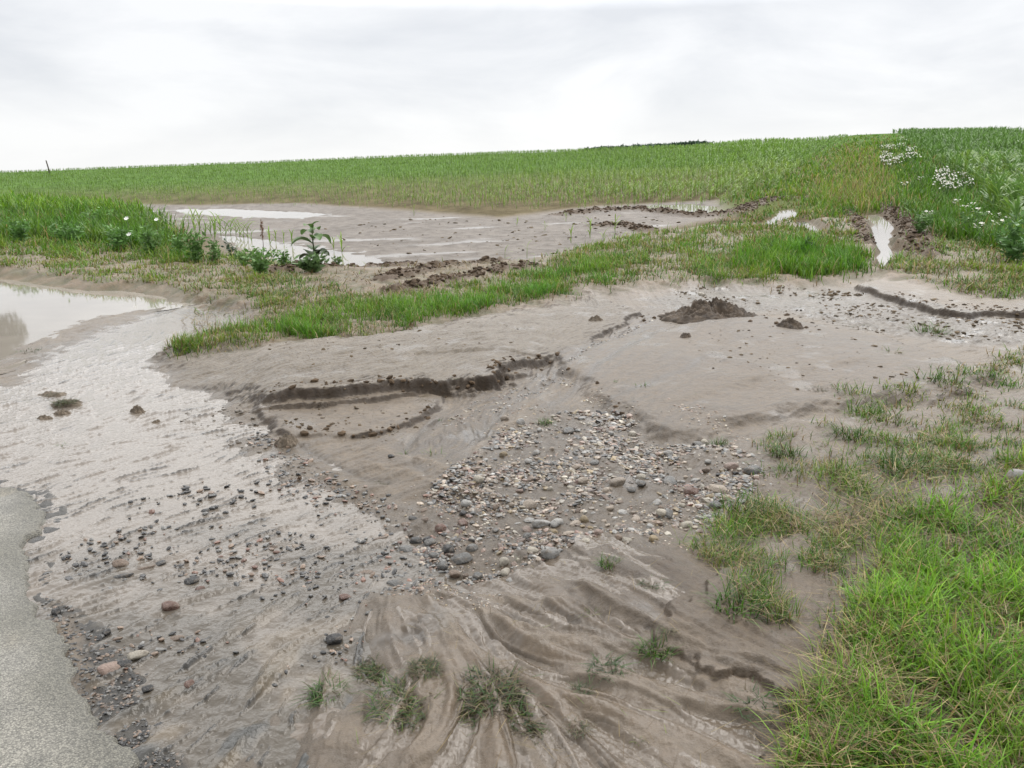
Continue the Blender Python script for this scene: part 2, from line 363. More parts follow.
# cropland further off
kf = sm(15, 24, RR) * (1 - tfl) * (1 - sm(.4, -.2, S['verge']))
farg = mix(np.zeros_like(col) + C(.120, .100, .060), C(.080, .140, .034), sm(34, 75, RR) * np.ones_like(H))
farg *= (1 + .5 * fbm(X * .9, Y * .5, 3, 151) + .35 * n_mid)[..., None]
col = mix(col, farg, kf); rough = rough * (1 - kf) + .95 * kf
k = sm(.8, -.3, sdf(poly([(728, 214), (735, 195), (790, 165), (852, 142), (888, 141), (930, 170), (1000, 215), (1100, 245), (1100, 270), (960, 255), (900, 215), (866, 210), (800, 215)]), XW, YW)); col = mix(col, C(.095, .12, .040), k * .85)
col = mix(col, C(.085, .058, .037), brown * .95); rough = rough * (1 - brown) + .7 * brown
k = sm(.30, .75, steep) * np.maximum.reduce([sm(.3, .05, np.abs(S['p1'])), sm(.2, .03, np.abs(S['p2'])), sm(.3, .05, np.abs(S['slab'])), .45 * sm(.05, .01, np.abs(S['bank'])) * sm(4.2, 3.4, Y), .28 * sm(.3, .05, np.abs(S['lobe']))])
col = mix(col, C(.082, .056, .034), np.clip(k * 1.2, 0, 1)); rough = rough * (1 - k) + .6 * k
k = sm(.02, .5, -H / .1) * (tfp + trp > .3); col = mix(col, C(.16, .13, .10), np.clip(k, 0, 1) * .7)
col *= (1 + .10 * n_hi + .08 * n_mid)[..., None]
col *= (1 - .08 * tr)[..., None]
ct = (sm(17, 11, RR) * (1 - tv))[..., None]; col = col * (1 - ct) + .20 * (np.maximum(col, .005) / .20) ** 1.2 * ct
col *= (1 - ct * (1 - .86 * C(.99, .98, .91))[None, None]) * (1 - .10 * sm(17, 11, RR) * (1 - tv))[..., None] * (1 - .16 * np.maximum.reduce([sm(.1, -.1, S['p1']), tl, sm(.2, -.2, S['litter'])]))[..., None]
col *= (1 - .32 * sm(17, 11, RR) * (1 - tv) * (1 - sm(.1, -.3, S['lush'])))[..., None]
col = np.clip(col, .01, .6); rough = np.clip(rough, .10, 1)


def lookup(A, x, y):
    r = np.hypot(x, y); t = np.arctan2(x, y)
    i = np.clip(np.searchsorted(R_, r) - 1, 0, NR - 2); fi = np.clip((r - R_[i]) / (R_[i + 1] - R_[i]), 0, 1)
    u = np.clip((t + _half) / (2 * _half) * (NF - 1), 0, NF - 1.001); j = u.astype(int); fj = u - j
    return (A[i, j] * (1 - fj) + A[i, j + 1] * fj) * (1 - fi) + (A[i + 1, j] * (1 - fj) + A[i + 1, j + 1] * fj) * fi


def spot(px, py):
    """land point seen at a picture point, bumps included"""
    px = np.atleast_1d(np.asarray(px, float)); py = np.atleast_1d(np.asarray(py, float))
    p = U(px, py)
    for _ in range(3):
        p = U(px, py, lookup(H, p[:, 0], p[:, 1]))
    return np.column_stack([p, lookup(Z, p[:, 0], p[:, 1])])


# ------------------------------------------------------------------ mesh and object helpers
def mesh(name, V, faces, col=None, smooth=True):
    V = np.asarray(V, np.float32); faces = np.asarray(faces, np.int32)
    me = bpy.data.meshes.new(name)
    n, k = faces.shape
    me.vertices.add(len(V)); me.vertices.foreach_set('co', V.ravel())
    me.loops.add(n * k); me.loops.foreach_set('vertex_index', faces.ravel())
    me.polygons.add(n); me.polygons.foreach_set('loop_start', np.arange(0, n * k, k, dtype=np.int32))
    me.update(calc_edges=True)
    if smooth: me.shade_smooth()
    else: me.shade_flat()
    if col is not None:
        a = me.color_attributes.new('Col', 'FLOAT_COLOR', 'POINT')
        c = np.ones((len(V), 4), np.float32); c[:, :3] = col
        a.data.foreach_set('color', c.ravel())
    return me


def obj(name, me, mat, parent=None, loc=None, rz=0.0, sc=None):
    o = bpy.data.objects.new(name, me); COL.objects.link(o)
    if mat is not None and len(me.materials) == 0: me.materials.append(mat)
    if parent is not None: o.parent = parent
    if loc is not None: o.location = loc
    o.rotation_euler = (0, 0, rz)
    if sc is not None: o.scale = sc if hasattr(sc, '__len__') else (sc, sc, sc)
    return o


def tag(o, label, cat, group=None, kind=None):
    o['label'] = label; o['category'] = cat
    if group: o['group'] = group
    if kind: o['kind'] = kind
    return o


def empty(name, loc, rz=0.0, sc=1.0):
    o = bpy.data.objects.new(name, None); COL.objects.link(o)
    o.location = loc; o.rotation_euler = (0, 0, rz); o.scale = (sc, sc, sc); o.empty_display_size = .1
    return o


def copy_tree(o, loc=None, rz=None, sc=None):
    r = o.copy(); COL.objects.link(r)
    for ch in o.children:
        c = ch.copy(); COL.objects.link(c); c.parent = r
        for g in ch.children:
            d = g.copy(); COL.objects.link(d); d.parent = c
    if loc is not None: r.location = loc
    if rz is not None: r.rotation_euler = (0, 0, rz)
    if sc is not None: r.scale = (sc, sc, sc)
    return r


# ------------------------------------------------------------------ materials
def newmat(name):
    m = bpy.data.materials.new(name); m.use_nodes = True
    nt = m.node_tree; b = nt.nodes['Principled BSDF']
    return m, nt, b


def nd(nt, t, **kw):
    n = nt.nodes.new(t)
    for k, v in kw.items():
        if k in n.inputs: n.inputs[k].default_value = v
        else: setattr(n, k, v)
    return n


def mat_ground():
    m, nt, b = newmat('wet silt and soil'); L = nt.links.new
    a = nd(nt, 'ShaderNodeVertexColor', layer_name='Col')
    r = nd(nt, 'ShaderNodeAttribute', attribute_name='Rough')
    g = nd(nt, 'ShaderNodeNewGeometry')
    n1 = nd(nt, 'ShaderNodeTexNoise', Scale=24.0, Detail=9.0, Roughness=.66); L(g.outputs['Position'], n1.inputs['Vector'])
    n2 = nd(nt, 'ShaderNodeTexNoise', Scale=190.0, Detail=3.0, Roughness=.6); L(g.outputs['Position'], n2.inputs['Vector'])
    mr = nd(nt, 'ShaderNodeMapRange'); mr.inputs[1].default_value = .25; mr.inputs[2].default_value = .75; mr.inputs[3].default_value = .62; mr.inputs[4].default_value = 1.32
    L(n1.outputs['Fac'], mr.inputs[0])
    mx = nd(nt, 'ShaderNodeMix', data_type='RGBA', blend_type='MULTIPLY'); mx.inputs[0].default_value = 1.0
    cm = nd(nt, 'ShaderNodeMapRange'); cm.inputs[1].default_value = .16; cm.inputs[2].default_value = .45; cm.inputs[3].default_value = .35; cm.inputs[4].default_value = 1.0; L(r.outputs['Fac'], cm.inputs[0]); L(cm.outputs[0], mx.inputs[0])
    L(a.outputs['Color'], mx.inputs[6]); L(mr.outputs[0], mx.inputs[7]); L(mx.outputs[2], b.inputs['Base Color'])
    ro = nd(nt, 'ShaderNodeMath', operation='MULTIPLY_ADD'); L(n1.outputs['Fac'], ro.inputs[0]); ro.inputs[1].default_value = .35
    r2 = nd(nt, 'ShaderNodeMath', operation='SUBTRACT'); L(r.outputs['Fac'], r2.inputs[0]); r2.inputs[1].default_value = .17
    L(r2.outputs[0], ro.inputs[2]); L(ro.outputs[0], b.inputs['Roughness'])
    sp_ = nd(nt, 'ShaderNodeMapRange'); sp_.inputs[1].default_value = .6; sp_.inputs[2].default_value = .92; sp_.inputs[3].default_value = .5; sp_.inputs[4].default_value = .03; L(r.outputs['Fac'], sp_.inputs[0]); L(sp_.outputs[0], b.inputs['Specular IOR Level'])
    ad = nd(nt, 'ShaderNodeMath', operation='MULTIPLY_ADD'); L(n2.outputs['Fac'], ad.inputs[0]); ad.inputs[1].default_value = .22; L(n1.outputs['Fac'], ad.inputs[2])
    bs = nd(nt, 'ShaderNodeMapRange'); bs.inputs[1].default_value = .16; bs.inputs[2].default_value = .5; bs.inputs[3].default_value = .16; bs.inputs[4].default_value = .9; L(r.outputs['Fac'], bs.inputs[0])
    bp = nd(nt, 'ShaderNodeBump', Strength=.9, Distance=.02); L(bs.outputs[0], bp.inputs['Strength']); L(ad.outputs[0], bp.inputs['Height']); L(bp.outputs[0], b.inputs['Normal'])
    b.inputs['IOR'].default_value = 1.38
    return m


def mat_water(name, colour, ripple, scale=26.0, painted=False):
    m, nt, b = newmat(name); L = nt.links.new
    g = nd(nt, 'ShaderNodeNewGeometry')
    n0 = nd(nt, 'ShaderNodeTexNoise', Scale=2.2, Detail=4.0); L(g.outputs['Position'], n0.inputs['Vector'])
    cr = nd(nt, 'ShaderNodeMix', data_type='RGBA'); L(n0.outputs['Fac'], cr.inputs[0])
    cr.inputs[6].default_value = (*[c * .82 for c in colour], 1); cr.inputs[7].default_value = (*[c * 1.18 for c in colour], 1)
    L(cr.outputs[2], b.inputs['Base Color'])
    if painted:
        a = nd(nt, 'ShaderNodeVertexColor', layer_name='Col'); L(a.outputs['Color'], b.inputs['Base Color'])
    n1 = nd(nt, 'ShaderNodeTexNoise', Scale=scale, Detail=3.0, Roughness=.55); L(g.outputs['Position'], n1.inputs['Vector'])
    bp = nd(nt, 'ShaderNodeBump', Strength=ripple, Distance=.01); L(n1.outputs['Fac'], bp.inputs['Height']); L(bp.outputs[0], b.inputs['Normal'])
    b.inputs['Roughness'].default_value = .04; b.inputs['IOR'].default_value = 1.33
    return m


def mat_leaf(name, trans=.32, rough=.5, spec=.35):
    m, nt, b = newmat(name); L = nt.links.new
    a = nd(nt, 'ShaderNodeVertexColor', layer_name='Col')
    g = nd(nt, 'ShaderNodeNewGeometry')
    n1 = nd(nt, 'ShaderNodeTexNoise', Scale=9.0, Detail=3.0); L(g.outputs['Position'], n1.inputs['Vector'])
    mr = nd(nt, 'ShaderNodeMapRange'); mr.inputs[1].default_value = .25; mr.inputs[2].default_value = .75; mr.inputs[3].default_value = .75; mr.inputs[4].default_value = 1.25
    L(n1.outputs['Fac'], mr.inputs[0])
    mx = nd(nt, 'ShaderNodeMix', data_type='RGBA', blend_type='MULTIPLY'); mx.inputs[0].default_value = 1.0
    L(a.outputs['Color'], mx.inputs[6]); L(mr.outputs[0], mx.inputs[7]); L(mx.outputs[2], b.inputs['Base Color'])
    b.inputs['Roughness'].default_value = rough; b.inputs['Specular IOR Level'].default_value = spec
    t = nd(nt, 'ShaderNodeBsdfTranslucent'); L(mx.outputs[2], t.inputs['Color'])
    ms = nd(nt, 'ShaderNodeMixShader'); ms.inputs[0].default_value = trans
    L(b.outputs[0], ms.inputs[1]); L(t.outputs[0], ms.inputs[2]); L(ms.outputs[0], nt.nodes['Material Output'].inputs['Surface'])
    return m


def mat_stone(name, colour, var=.35, rough=.45, scale=60.0):
    m, nt, b = newmat(name); L = nt.links.new
    tc = nd(nt, 'ShaderNodeTexCoord'); oi = nd(nt, 'ShaderNodeObjectInfo')
    n1 = nd(nt, 'ShaderNodeTexNoise', Scale=2.6, Detail=7.0, Roughness=.68); L(tc.outputs['Object'], n1.inputs['Vector'])
    mr = nd(nt, 'ShaderNodeMapRange'); mr.inputs[1].default_value = .2; mr.inputs[2].default_value = .8; mr.inputs[3].default_value = 1 - var; mr.inputs[4].default_value = 1 + var
    L(n1.outputs['Fac'], mr.inputs[0])
    n3 = nd(nt, 'ShaderNodeTexNoise', Scale=1.4, Detail=5.0, Roughness=.6); L(tc.outputs['Object'], n3.inputs['Vector'])
    m3 = nd(nt, 'ShaderNodeMapRange'); m3.inputs[1].default_value = .52; m3.inputs[2].default_value = .66; m3.inputs[4].default_value = .75; L(n3.outputs['Fac'], m3.inputs[0])
    m2 = nd(nt, 'ShaderNodeMapRange'); m2.inputs[3].default_value = .8; m2.inputs[4].default_value = 1.2; L(oi.outputs['Random'], m2.inputs[0])
    mm = nd(nt, 'ShaderNodeMath', operation='MULTIPLY'); L(mr.outputs[0], mm.inputs[0]); L(m2.outputs[0], mm.inputs[1])
    mx = nd(nt, 'ShaderNodeMix', data_type='RGBA', blend_type='MULTIPLY'); mx.inputs[0].default_value = 1.0
    mx.inputs[6].default_value = (*colour, 1); L(mm.outputs[0], mx.inputs[7])
    md = nd(nt, 'ShaderNodeMix', data_type='RGBA'); L(m3.outputs[0], md.inputs[0]); L(mx.outputs[2], md.inputs[6]); md.inputs[7].default_value = (.13, .105, .08, 1); L(md.outputs[2], b.inputs['Base Color'])
    bp = nd(nt, 'ShaderNodeBump', Strength=.45, Distance=.14); L(n1.outputs['Fac'], bp.inputs['Height']); L(bp.outputs[0], b.inputs['Normal'])
    b.inputs['Roughness'].default_value = rough
    return m


def mat_soil(name, c1, c2, scale=14.0):
    m, nt, b = newmat(name); L = nt.links.new
    tc = nd(nt, 'ShaderNodeTexCoord')
    n1 = nd(nt, 'ShaderNodeTexNoise', Scale=scale, Detail=8.0, Roughness=.7); L(tc.outputs['Object'], n1.inputs['Vector'])
    mx = nd(nt, 'ShaderNodeMix', data_type='RGBA'); mr = nd(nt, 'ShaderNodeMapRange'); mr.inputs[1].default_value = .35; mr.inputs[2].default_value = .65
    L(n1.outputs['Fac'], mr.inputs[0]); L(mr.outputs[0], mx.inputs[0]); mx.inputs[6].default_value = (*c1, 1); mx.inputs[7].default_value = (*c2, 1)
    L(mx.outputs[2], b.inputs['Base Color'])
    bp = nd(nt, 'ShaderNodeBump', Strength=.8, Distance=.02); L(n1.outputs['Fac'], bp.inputs['Height']); L(bp.outputs[0], b.inputs['Normal'])
    b.inputs['Roughness'].default_value = .75
    return m


def mat_asphalt():
    m, nt, b = newmat('worn asphalt'); L = nt.links.new
    g = nd(nt, 'ShaderNodeNewGeometry'); a = nd(nt, 'ShaderNodeVertexColor', layer_name='Col')
    v = nd(nt, 'ShaderNodeTexVoronoi', Scale=175.0); L(g.outputs['Position'], v.inputs['Vector'])
    hs = nd(nt, 'ShaderNodeSeparateColor'); L(v.outputs['Color'], hs.inputs[0])
    mr = nd(nt, 'ShaderNodeMapRange'); mr.inputs[3].default_value = .6; mr.inputs[4].default_value = 1.4; L(hs.outputs[0], mr.inputs[0])
    e = nd(nt, 'ShaderNodeMapRange'); e.inputs[1].default_value = .3; e.inputs[2].default_value = .75; e.inputs[3].default_value = 1.05; e.inputs[4].default_value = .55; L(v.outputs['Distance'], e.inputs[0])
    mm = nd(nt, 'ShaderNodeMath', operation='MULTIPLY'); L(mr.outputs[0], mm.inputs[0]); L(e.outputs[0], mm.inputs[1])
    mx = nd(nt, 'ShaderNodeMix', data_type='RGBA', blend_type='MULTIPLY'); mx.inputs[0].default_value = 1.0
    L(a.outputs['Color'], mx.inputs[6]); L(mm.outputs[0], mx.inputs[7]); L(mx.outputs[2], b.inputs['Base Color'])
    inv = nd(nt, 'ShaderNodeMath', operation='SUBTRACT'); inv.inputs[0].default_value = 1.0; L(v.outputs['Distance'], inv.inputs[1])
    bp = nd(nt, 'ShaderNodeBump', Strength=.7, Distance=.004); L(inv.outputs[0], bp.inputs['Height']); L(bp.outputs[0], b.inputs['Normal'])
    b.inputs['Roughness'].default_value = .6
    return m


M_GROUND = mat_ground()
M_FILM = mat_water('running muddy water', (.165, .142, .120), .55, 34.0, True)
M_STILL = mat_water('standing muddy water', (.26, .235, .20), .02, 8.0)
M_GRASS = mat_leaf('grass blades', .35)
M_LEAF = mat_leaf('leaves', .25)
M_MAIZE = mat_leaf('maize leaves', .35, .45)
M_SOIL = mat_soil('dug soil', (.028, .019, .012), (.090, .062, .038), 9.0)
M_CLOD = mat_soil('muddy clod', (.07, .055, .038), (.17, .13, .09), 20.0)
M_WOOD = mat_soil('weathered wood', (.05, .04, .032), (.10, .08, .06), 8.0)
M_BARK = mat_soil('bark', (.05, .04, .03), (.12, .095, .07), 6.0)
M_ASPH = mat_asphalt()

# ------------------------------------------------------------------ ground, road, water
idx = np.arange(NR * NC).reshape(NR, NC)


def quads(mask=None):
    a = idx[:-1, :]; b = idx[1:, :]
    q = np.stack([a, b, np.roll(b, -1, 1), np.roll(a, -1, 1)], -1)
    if mask is not None:
        mm = mask[:-1] | mask[1:]; mm = mm | np.roll(mm, -1, 1)
        q = q[mm]
    return q.reshape(-1, 4)


V = np.column_stack([X.ravel(), Y.ravel(), Z.ravel()])
V = np.vstack([V, [0, 0, Z[0].mean()]])
q = quads()
cen = np.stack([idx[0], np.roll(idx[0], -1), np.full(NC, NR * NC), np.full(NC, NR * NC)], -1)
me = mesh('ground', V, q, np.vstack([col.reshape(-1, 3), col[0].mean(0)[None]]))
ra = me.attributes.new('Rough', 'FLOAT', 'POINT'); ra.data.foreach_set('value', np.append(rough.ravel(), .5).astype(np.float32))
g = obj('ground', me, M_GROUND)
tag(g, 'pale wet silt washed over sloping farmland with cut banks and rills', 'ground', kind='structure')


def sheet(name, mask, zz, mat, cc=None, label='', cat='water', lowest=None):
    q = quads(mask)
    used = np.unique(q); remap = np.full(NR * NC, -1); remap[used] = np.arange(len(used))
    VV = np.column_stack([X.ravel()[used], Y.ravel()[used], zz.ravel()[used]])
    me = mesh(name, VV, remap[q], None if cc is None else cc.reshape(-1, 3)[used])
    return tag(obj(name, me, mat), label, cat, kind='structure')


# asphalt
sr = S['roadx']
zr = ZB + .016 + .004 * n_lo + .003 * n_mid - .05 * sm(-.03, .03, sr + .03 * n_hi)
wetm = sm(-.22, -.02, sr + .12 * n_mid)
ac = mix(np.zeros_like(col) + C(.185, .176, .152), C(.225, .212, .176), np.clip(.4 + .9 * n_mid, 0, 1)); ac = mix(ac, C(.27, .23, .16), sm(.15, .6, fbm(X * 2.3, Y * 2.3, 4, 131)) * .7); ac = mix(ac, C(.12, .115, .10), sm(.2, .5, fbm(X * 4.1, Y * 4.1, 4, 133)) * .55); ac = mix(ac, C(.10, .095, .075), wetm * .8)
sheet('road', (sr < .035) & (RR < 30), zr, M_ASPH, ac, 'worn light grey asphalt road edge with broken wet margin', 'road')
# running film
rip = np.clip(LF - .75, 0, 2.2)
grow = 1.5 * sm(5.0, 2.2, RR)
zf = ZB - .006 + (.0085 * rip + .0012 * LC * (.3 + grow) + .0030 * n_hi * grow + .0036 * fbm(X * 8 + 2 * xw, Y * 13, 2, 161) * (.25 + grow) + .006 * grow * np.clip(LC - .3, 0, 2) + .002 * n_mid) * sm(11, 8, RR)
fm = (S['film'] < .25) & (zf > Z - .012) & (np.minimum(S['roadx'], 9) > -.06)
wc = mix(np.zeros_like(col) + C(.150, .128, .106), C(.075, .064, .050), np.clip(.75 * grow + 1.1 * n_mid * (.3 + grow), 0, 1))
wc = mix(wc, C(.030, .029, .027), np.clip(sm(1.15, 1.7, LF + .9 * n_mid) * sm(-.25, .15, n_lo + n_mid), 0, 1) * .85)  # grit-dark streaks that also paint the ripples' dark reflections into the colour
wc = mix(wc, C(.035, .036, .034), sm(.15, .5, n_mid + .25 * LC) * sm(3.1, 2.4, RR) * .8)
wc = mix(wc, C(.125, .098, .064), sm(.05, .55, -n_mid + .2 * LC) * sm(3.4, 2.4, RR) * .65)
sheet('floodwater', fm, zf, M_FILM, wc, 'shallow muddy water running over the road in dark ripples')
hs_ = lambda k: k
z2 = ZB + HS + .0045 - .011 * sm(.05, .5, n_mid) + (.0018 * np.clip(LF, -1, 2) + .0012 * LC)
k_ = sm(.16, -.08, S['film']); z2 = z2 * (1 - k_) + (zf - .003) * k_
om = (S['ridge'] < .1) & (S['film'] > -.12) & (z2 > Z - .006) & (S['gravel'] > -.05) & (S['bank'] > .03) & (S['lush'] > .1)
wc2 = mix(np.zeros_like(col) + C(.095, .074, .054), C(.135, .112, .090), np.clip(.5 + 1.1 * n_mid + .3 * LF, 0, 1))
sheet('floodwater', om, z2, M_FILM, wc2, 'thin brown water trickling between the ribs of the muddy outwash')
pm = (S['puddle'] < .35) & (ZB - .004 > Z - .02)
sheet('puddle', pm, ZB * 0 + ZB[(S['puddle'] < -.3)].mean() - .004 + 0.0 * X, M_STILL, None, 'still pale puddle with a dark tree reflection beside the verge', 'puddle')
for n_, P in enumerate(FIELD_PUDDLES):
    d = sdf(P, XW, YW); zz = ZB - .012 + 0 * X
    sheet('puddle', (d < .5) & (zz > Z - .03), zz, M_STILL, None,
          ['bright puddle behind the broad-leaved weed', 'small puddle below the young maize at the field corner', 'long thin puddle at the far side of the flooded silt'][n_], 'puddle')
for n_, P in enumerate(RUT_PUDDLES):
    d = sdf(P, XW, YW); zz = ZB - .03 + 0 * X
    sheet('puddle', (d < .5) & (zz > Z - .03), zz, M_STILL, None,
          ['water in the wide end of the left wheel rut', 'small pool below the left wheel rut', 'long bright water in the right wheel rut'][n_], 'puddle')

# ------------------------------------------------------------------ blades of grass
def blades(P, h, w, az, lean, curve, c0, c1, seg=3):
    """P (n,3) roots; lean = angle from upright at the root, curve = further bend; colours root and tip"""
    n = len(P); az = np.asarray(az); out = []; cols = []
    dx, dy = np.cos(az), np.sin(az); sx, sy = -dy, dx
    p = P.astype(np.float64).copy(); a = lean.copy(); st = h / seg
    tw = RNG.uniform(-.5, .5, n)
    sx, sy = sx * np.cos(tw) + dx * np.sin(tw), sy * np.cos(tw) + dy * np.sin(tw)
    for s in range(seg + 1):
        t = s / seg
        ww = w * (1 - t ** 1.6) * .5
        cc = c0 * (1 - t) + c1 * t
        if s < seg:
            out.append(np.stack([p[:, 0] - sx * ww, p[:, 1] - sy * ww, p[:, 2]], -1)); out.append(np.stack([p[:, 0] + sx * ww, p[:, 1] + sy * ww, p[:, 2]], -1))
            cols += [cc, cc]
        else:
            out.append(p.copy()); cols.append(cc)
        p = p + np.stack([dx * np.sin(a) * st, dy * np.sin(a) * st, np.cos(a) * st], -1)
        a = np.minimum(a + curve / seg, 2.2)
    k = 2 * seg + 1
    Vv = np.stack(out, 1).reshape(-1, 3); Cc = np.stack(cols, 1).reshape(-1, 3)
    tri = []
    for s in range(seg - 1):
        tri += [(2 * s, 2 * s + 1, 2 * s + 3), (2 * s, 2 * s + 3, 2 * s + 2)]
    tri.append((2 * seg - 2, 2 * seg - 1, 2 * seg))
    Fc = (np.arange(n)[:, None, None] * k + np.array(tri)[None]).reshape(-1, 3)
    return Vv, Fc, Cc


GREENS = np.array([(.110, .225, .030), (.080, .180, .026), (.150, .255, .038), (.068, .140, .030), (.185, .245, .050)]) * np.array([.88, 1.0, .55])
STRAW = np.array([(.36, .29, .14), (.27, .20, .10), (.18, .13, .07), (.42, .36, .19)])


def scatter_px(pts, n, clump=None, thr=0.0, seed=0, soft=.25):
    pts = np.array(pts, float); got = np.zeros((0, 2)); tries = 0
    while len(got) < n and tries < 12:
        c = np.column_stack([RNG.uniform(pts[:, 0].min(), pts[:, 0].max(), n * 2), RNG.uniform(pts[:, 1].min(), pts[:, 1].max(), n * 2)])
        ins = np.zeros(len(c), bool); m_ = len(pts)
        for i in range(m_):
            (ax, ay), (bx, by) = pts[i], pts[(i + 1) % m_]
            if ay != by: ins ^= ((ay > c[:, 1]) != (by > c[:, 1])) & (c[:, 0] < (bx - ax) * (c[:, 1] - ay) / (by - ay) + ax)
        c = c[ins]
        w = U(c[:, 0], c[:, 1])
        if clump:
            f = fbm(w[:, 0] * clump, w[:, 1] * clump, 3, 200 + seed)
            w = w[RNG.random(len(w)) < sm(thr - soft, thr + soft, f)]
        got = np.vstack([got, w]); tries += 1
    got = got[:n]
    return np.column_stack([got, lookup(Z, got[:, 0], got[:, 1])])


def grass_patch(pts, n, hmin, hmax, clump=None, thr=0, seed=0, straw=.1, pal=(0, 1, 2, 3), lean=(.1, .9), wpx=1.1, wmin=.003, seg=2, bright=1.0, flat=0.0, lodge=None, dry=True):
    P = scatter_px(pts, n, clump, thr, seed); n = len(P)
    d = np.hypot(P[:, 0], P[:, 1]); am = .045 * d
    P[:, 0] += am * fbm(P[:, 0] * 1.1 + 31, P[:, 1] * 1.1, 3, 501) + RNG.normal(0, .008, n) * d; P[:, 1] += 1.4 * am * fbm(P[:, 0] * 1.1, P[:, 1] * 1.1 + 31, 3, 502) + RNG.normal(0, .012, n) * d
    P[:, 2] = lookup(Z, P[:, 0], P[:, 1])
    if dry:
        keep = (lookup(fieldp, P[:, 0], P[:, 1]) > .05) & (lookup(rutp, P[:, 0], P[:, 1]) > .05) & (lookup(S['puddle'], P[:, 0], P[:, 1]) > .12) & (RNG.random(n) > lookup(brown, P[:, 0], P[:, 1]) * .72)
        P = P[keep]; d = d[keep]; n = len(P)
    vary = fbm(P[:, 0] * 1.6, P[:, 1] * 1.6, 3, 300 + seed)
    h = (hmin + (hmax - hmin) * RNG.random(n) ** 1.4) * (1 + .5 * vary)
    w = np.maximum(wmin * RNG.uniform(.6, 1.4, n), d / F * wpx * RNG.uniform(.7, 1.2, n))
    az = RNG.uniform(0, 2 * PI, n)
    if lodge is not None:
        az = np.where(RNG.random(n) < .6, lodge + RNG.normal(0, .6, n), az)
    le = RNG.uniform(*lean, n); cu = RNG.uniform(.2, 1.3, n)
    fl = RNG.random(n) < flat
    le = np.where(fl, RNG.uniform(1.25, 1.55, n), le); cu = np.where(fl, RNG.uniform(-.1, .1, n), cu); P[:, 2] += np.where(fl, RNG.uniform(.005, .05, n), -.005)
    pi = np.array(pal)[RNG.integers(0, len(pal), n)]
    c = GREENS[pi] * RNG.uniform(.7, 1.35, n)[:, None] * (1 + .6 * vary)[:, None] * (1 + np.array([.5, .1, 0]) * np.clip(fbm(P[:, 0] * .8 + 5, P[:, 1] * .8, 2, 350 + seed), -.6, .8)[:, None])
    stw = (RNG.random(n) < straw * (1 - 1.2 * vary)) | (fl & (RNG.random(n) < .75))
    c = np.where(stw[:, None], STRAW[RNG.integers(0, 4, n)] * RNG.uniform(.7, 1.2, n)[:, None], c) * bright
    return blades(P, h, w, az, le, cu, c * np.array([.62, .56, .52]), c * np.array([1.16, 1.10, .95]), seg)  # blade roots coloured darker as painted shade, for depth in the sward


def stuff(name, parts, mat, label, cat='grass'):
    o0 = 0; Vs, Fs, Cs = [], [], []
    for v, f, c in parts:
        Vs.append(v); Fs.append(f + o0); Cs.append(c); o0 += len(v)
    me = mesh(name, np.vstack(Vs), np.vstack(Fs), np.vstack(Cs), smooth=False)
    return tag(obj(name, me, mat), label, cat, kind='stuff')


LUSH = [(780, 800), (796, 740), (808, 690), (824, 640), (850, 590), (858, 545), (885, 515), (940, 508), (1000, 485), (1100, 465), (1255, 450), (1265, 800)]
CORE = [(830, 800), (838, 740), (850, 680), (858, 620), (872, 570), (900, 525), (940, 510), (1000, 488), (1100, 468), (1255, 450), (1265, 800)]
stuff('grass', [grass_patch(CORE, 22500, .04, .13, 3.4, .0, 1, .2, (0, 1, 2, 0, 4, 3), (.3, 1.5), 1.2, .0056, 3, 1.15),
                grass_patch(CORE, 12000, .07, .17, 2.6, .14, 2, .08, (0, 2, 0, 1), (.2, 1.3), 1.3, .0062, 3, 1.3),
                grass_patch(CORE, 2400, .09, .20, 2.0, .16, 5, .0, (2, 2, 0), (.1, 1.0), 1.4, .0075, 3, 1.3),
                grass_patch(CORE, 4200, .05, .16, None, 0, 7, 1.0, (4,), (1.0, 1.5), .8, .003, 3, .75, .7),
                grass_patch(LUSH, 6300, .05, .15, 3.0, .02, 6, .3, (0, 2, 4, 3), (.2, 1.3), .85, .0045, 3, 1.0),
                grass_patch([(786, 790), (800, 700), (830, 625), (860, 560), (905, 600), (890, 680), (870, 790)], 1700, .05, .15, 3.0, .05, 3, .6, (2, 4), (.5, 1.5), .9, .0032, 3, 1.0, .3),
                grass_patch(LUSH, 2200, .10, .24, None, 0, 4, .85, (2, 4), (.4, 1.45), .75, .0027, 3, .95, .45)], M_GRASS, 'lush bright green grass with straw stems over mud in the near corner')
SIDE = [(690, 545), (740, 490), (790, 445), (830, 405), (900, 395), (940, 370), (1060, 345), (1250, 335), (1255, 455), (1100, 480), (1000, 490), (930, 508), (890, 515), (852, 560), (825, 630), (790, 650), (720, 610)]
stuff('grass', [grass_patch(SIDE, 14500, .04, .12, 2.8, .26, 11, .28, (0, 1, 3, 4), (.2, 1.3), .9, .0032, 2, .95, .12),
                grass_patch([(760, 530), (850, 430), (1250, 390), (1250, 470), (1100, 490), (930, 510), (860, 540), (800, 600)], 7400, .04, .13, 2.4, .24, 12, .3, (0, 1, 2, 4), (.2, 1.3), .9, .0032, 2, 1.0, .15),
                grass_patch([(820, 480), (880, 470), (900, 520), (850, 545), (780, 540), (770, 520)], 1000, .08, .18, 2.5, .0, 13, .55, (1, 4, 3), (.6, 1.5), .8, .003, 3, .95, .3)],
      M_GRASS, 'thin muddy grass in clumps over the silt right of the stones')
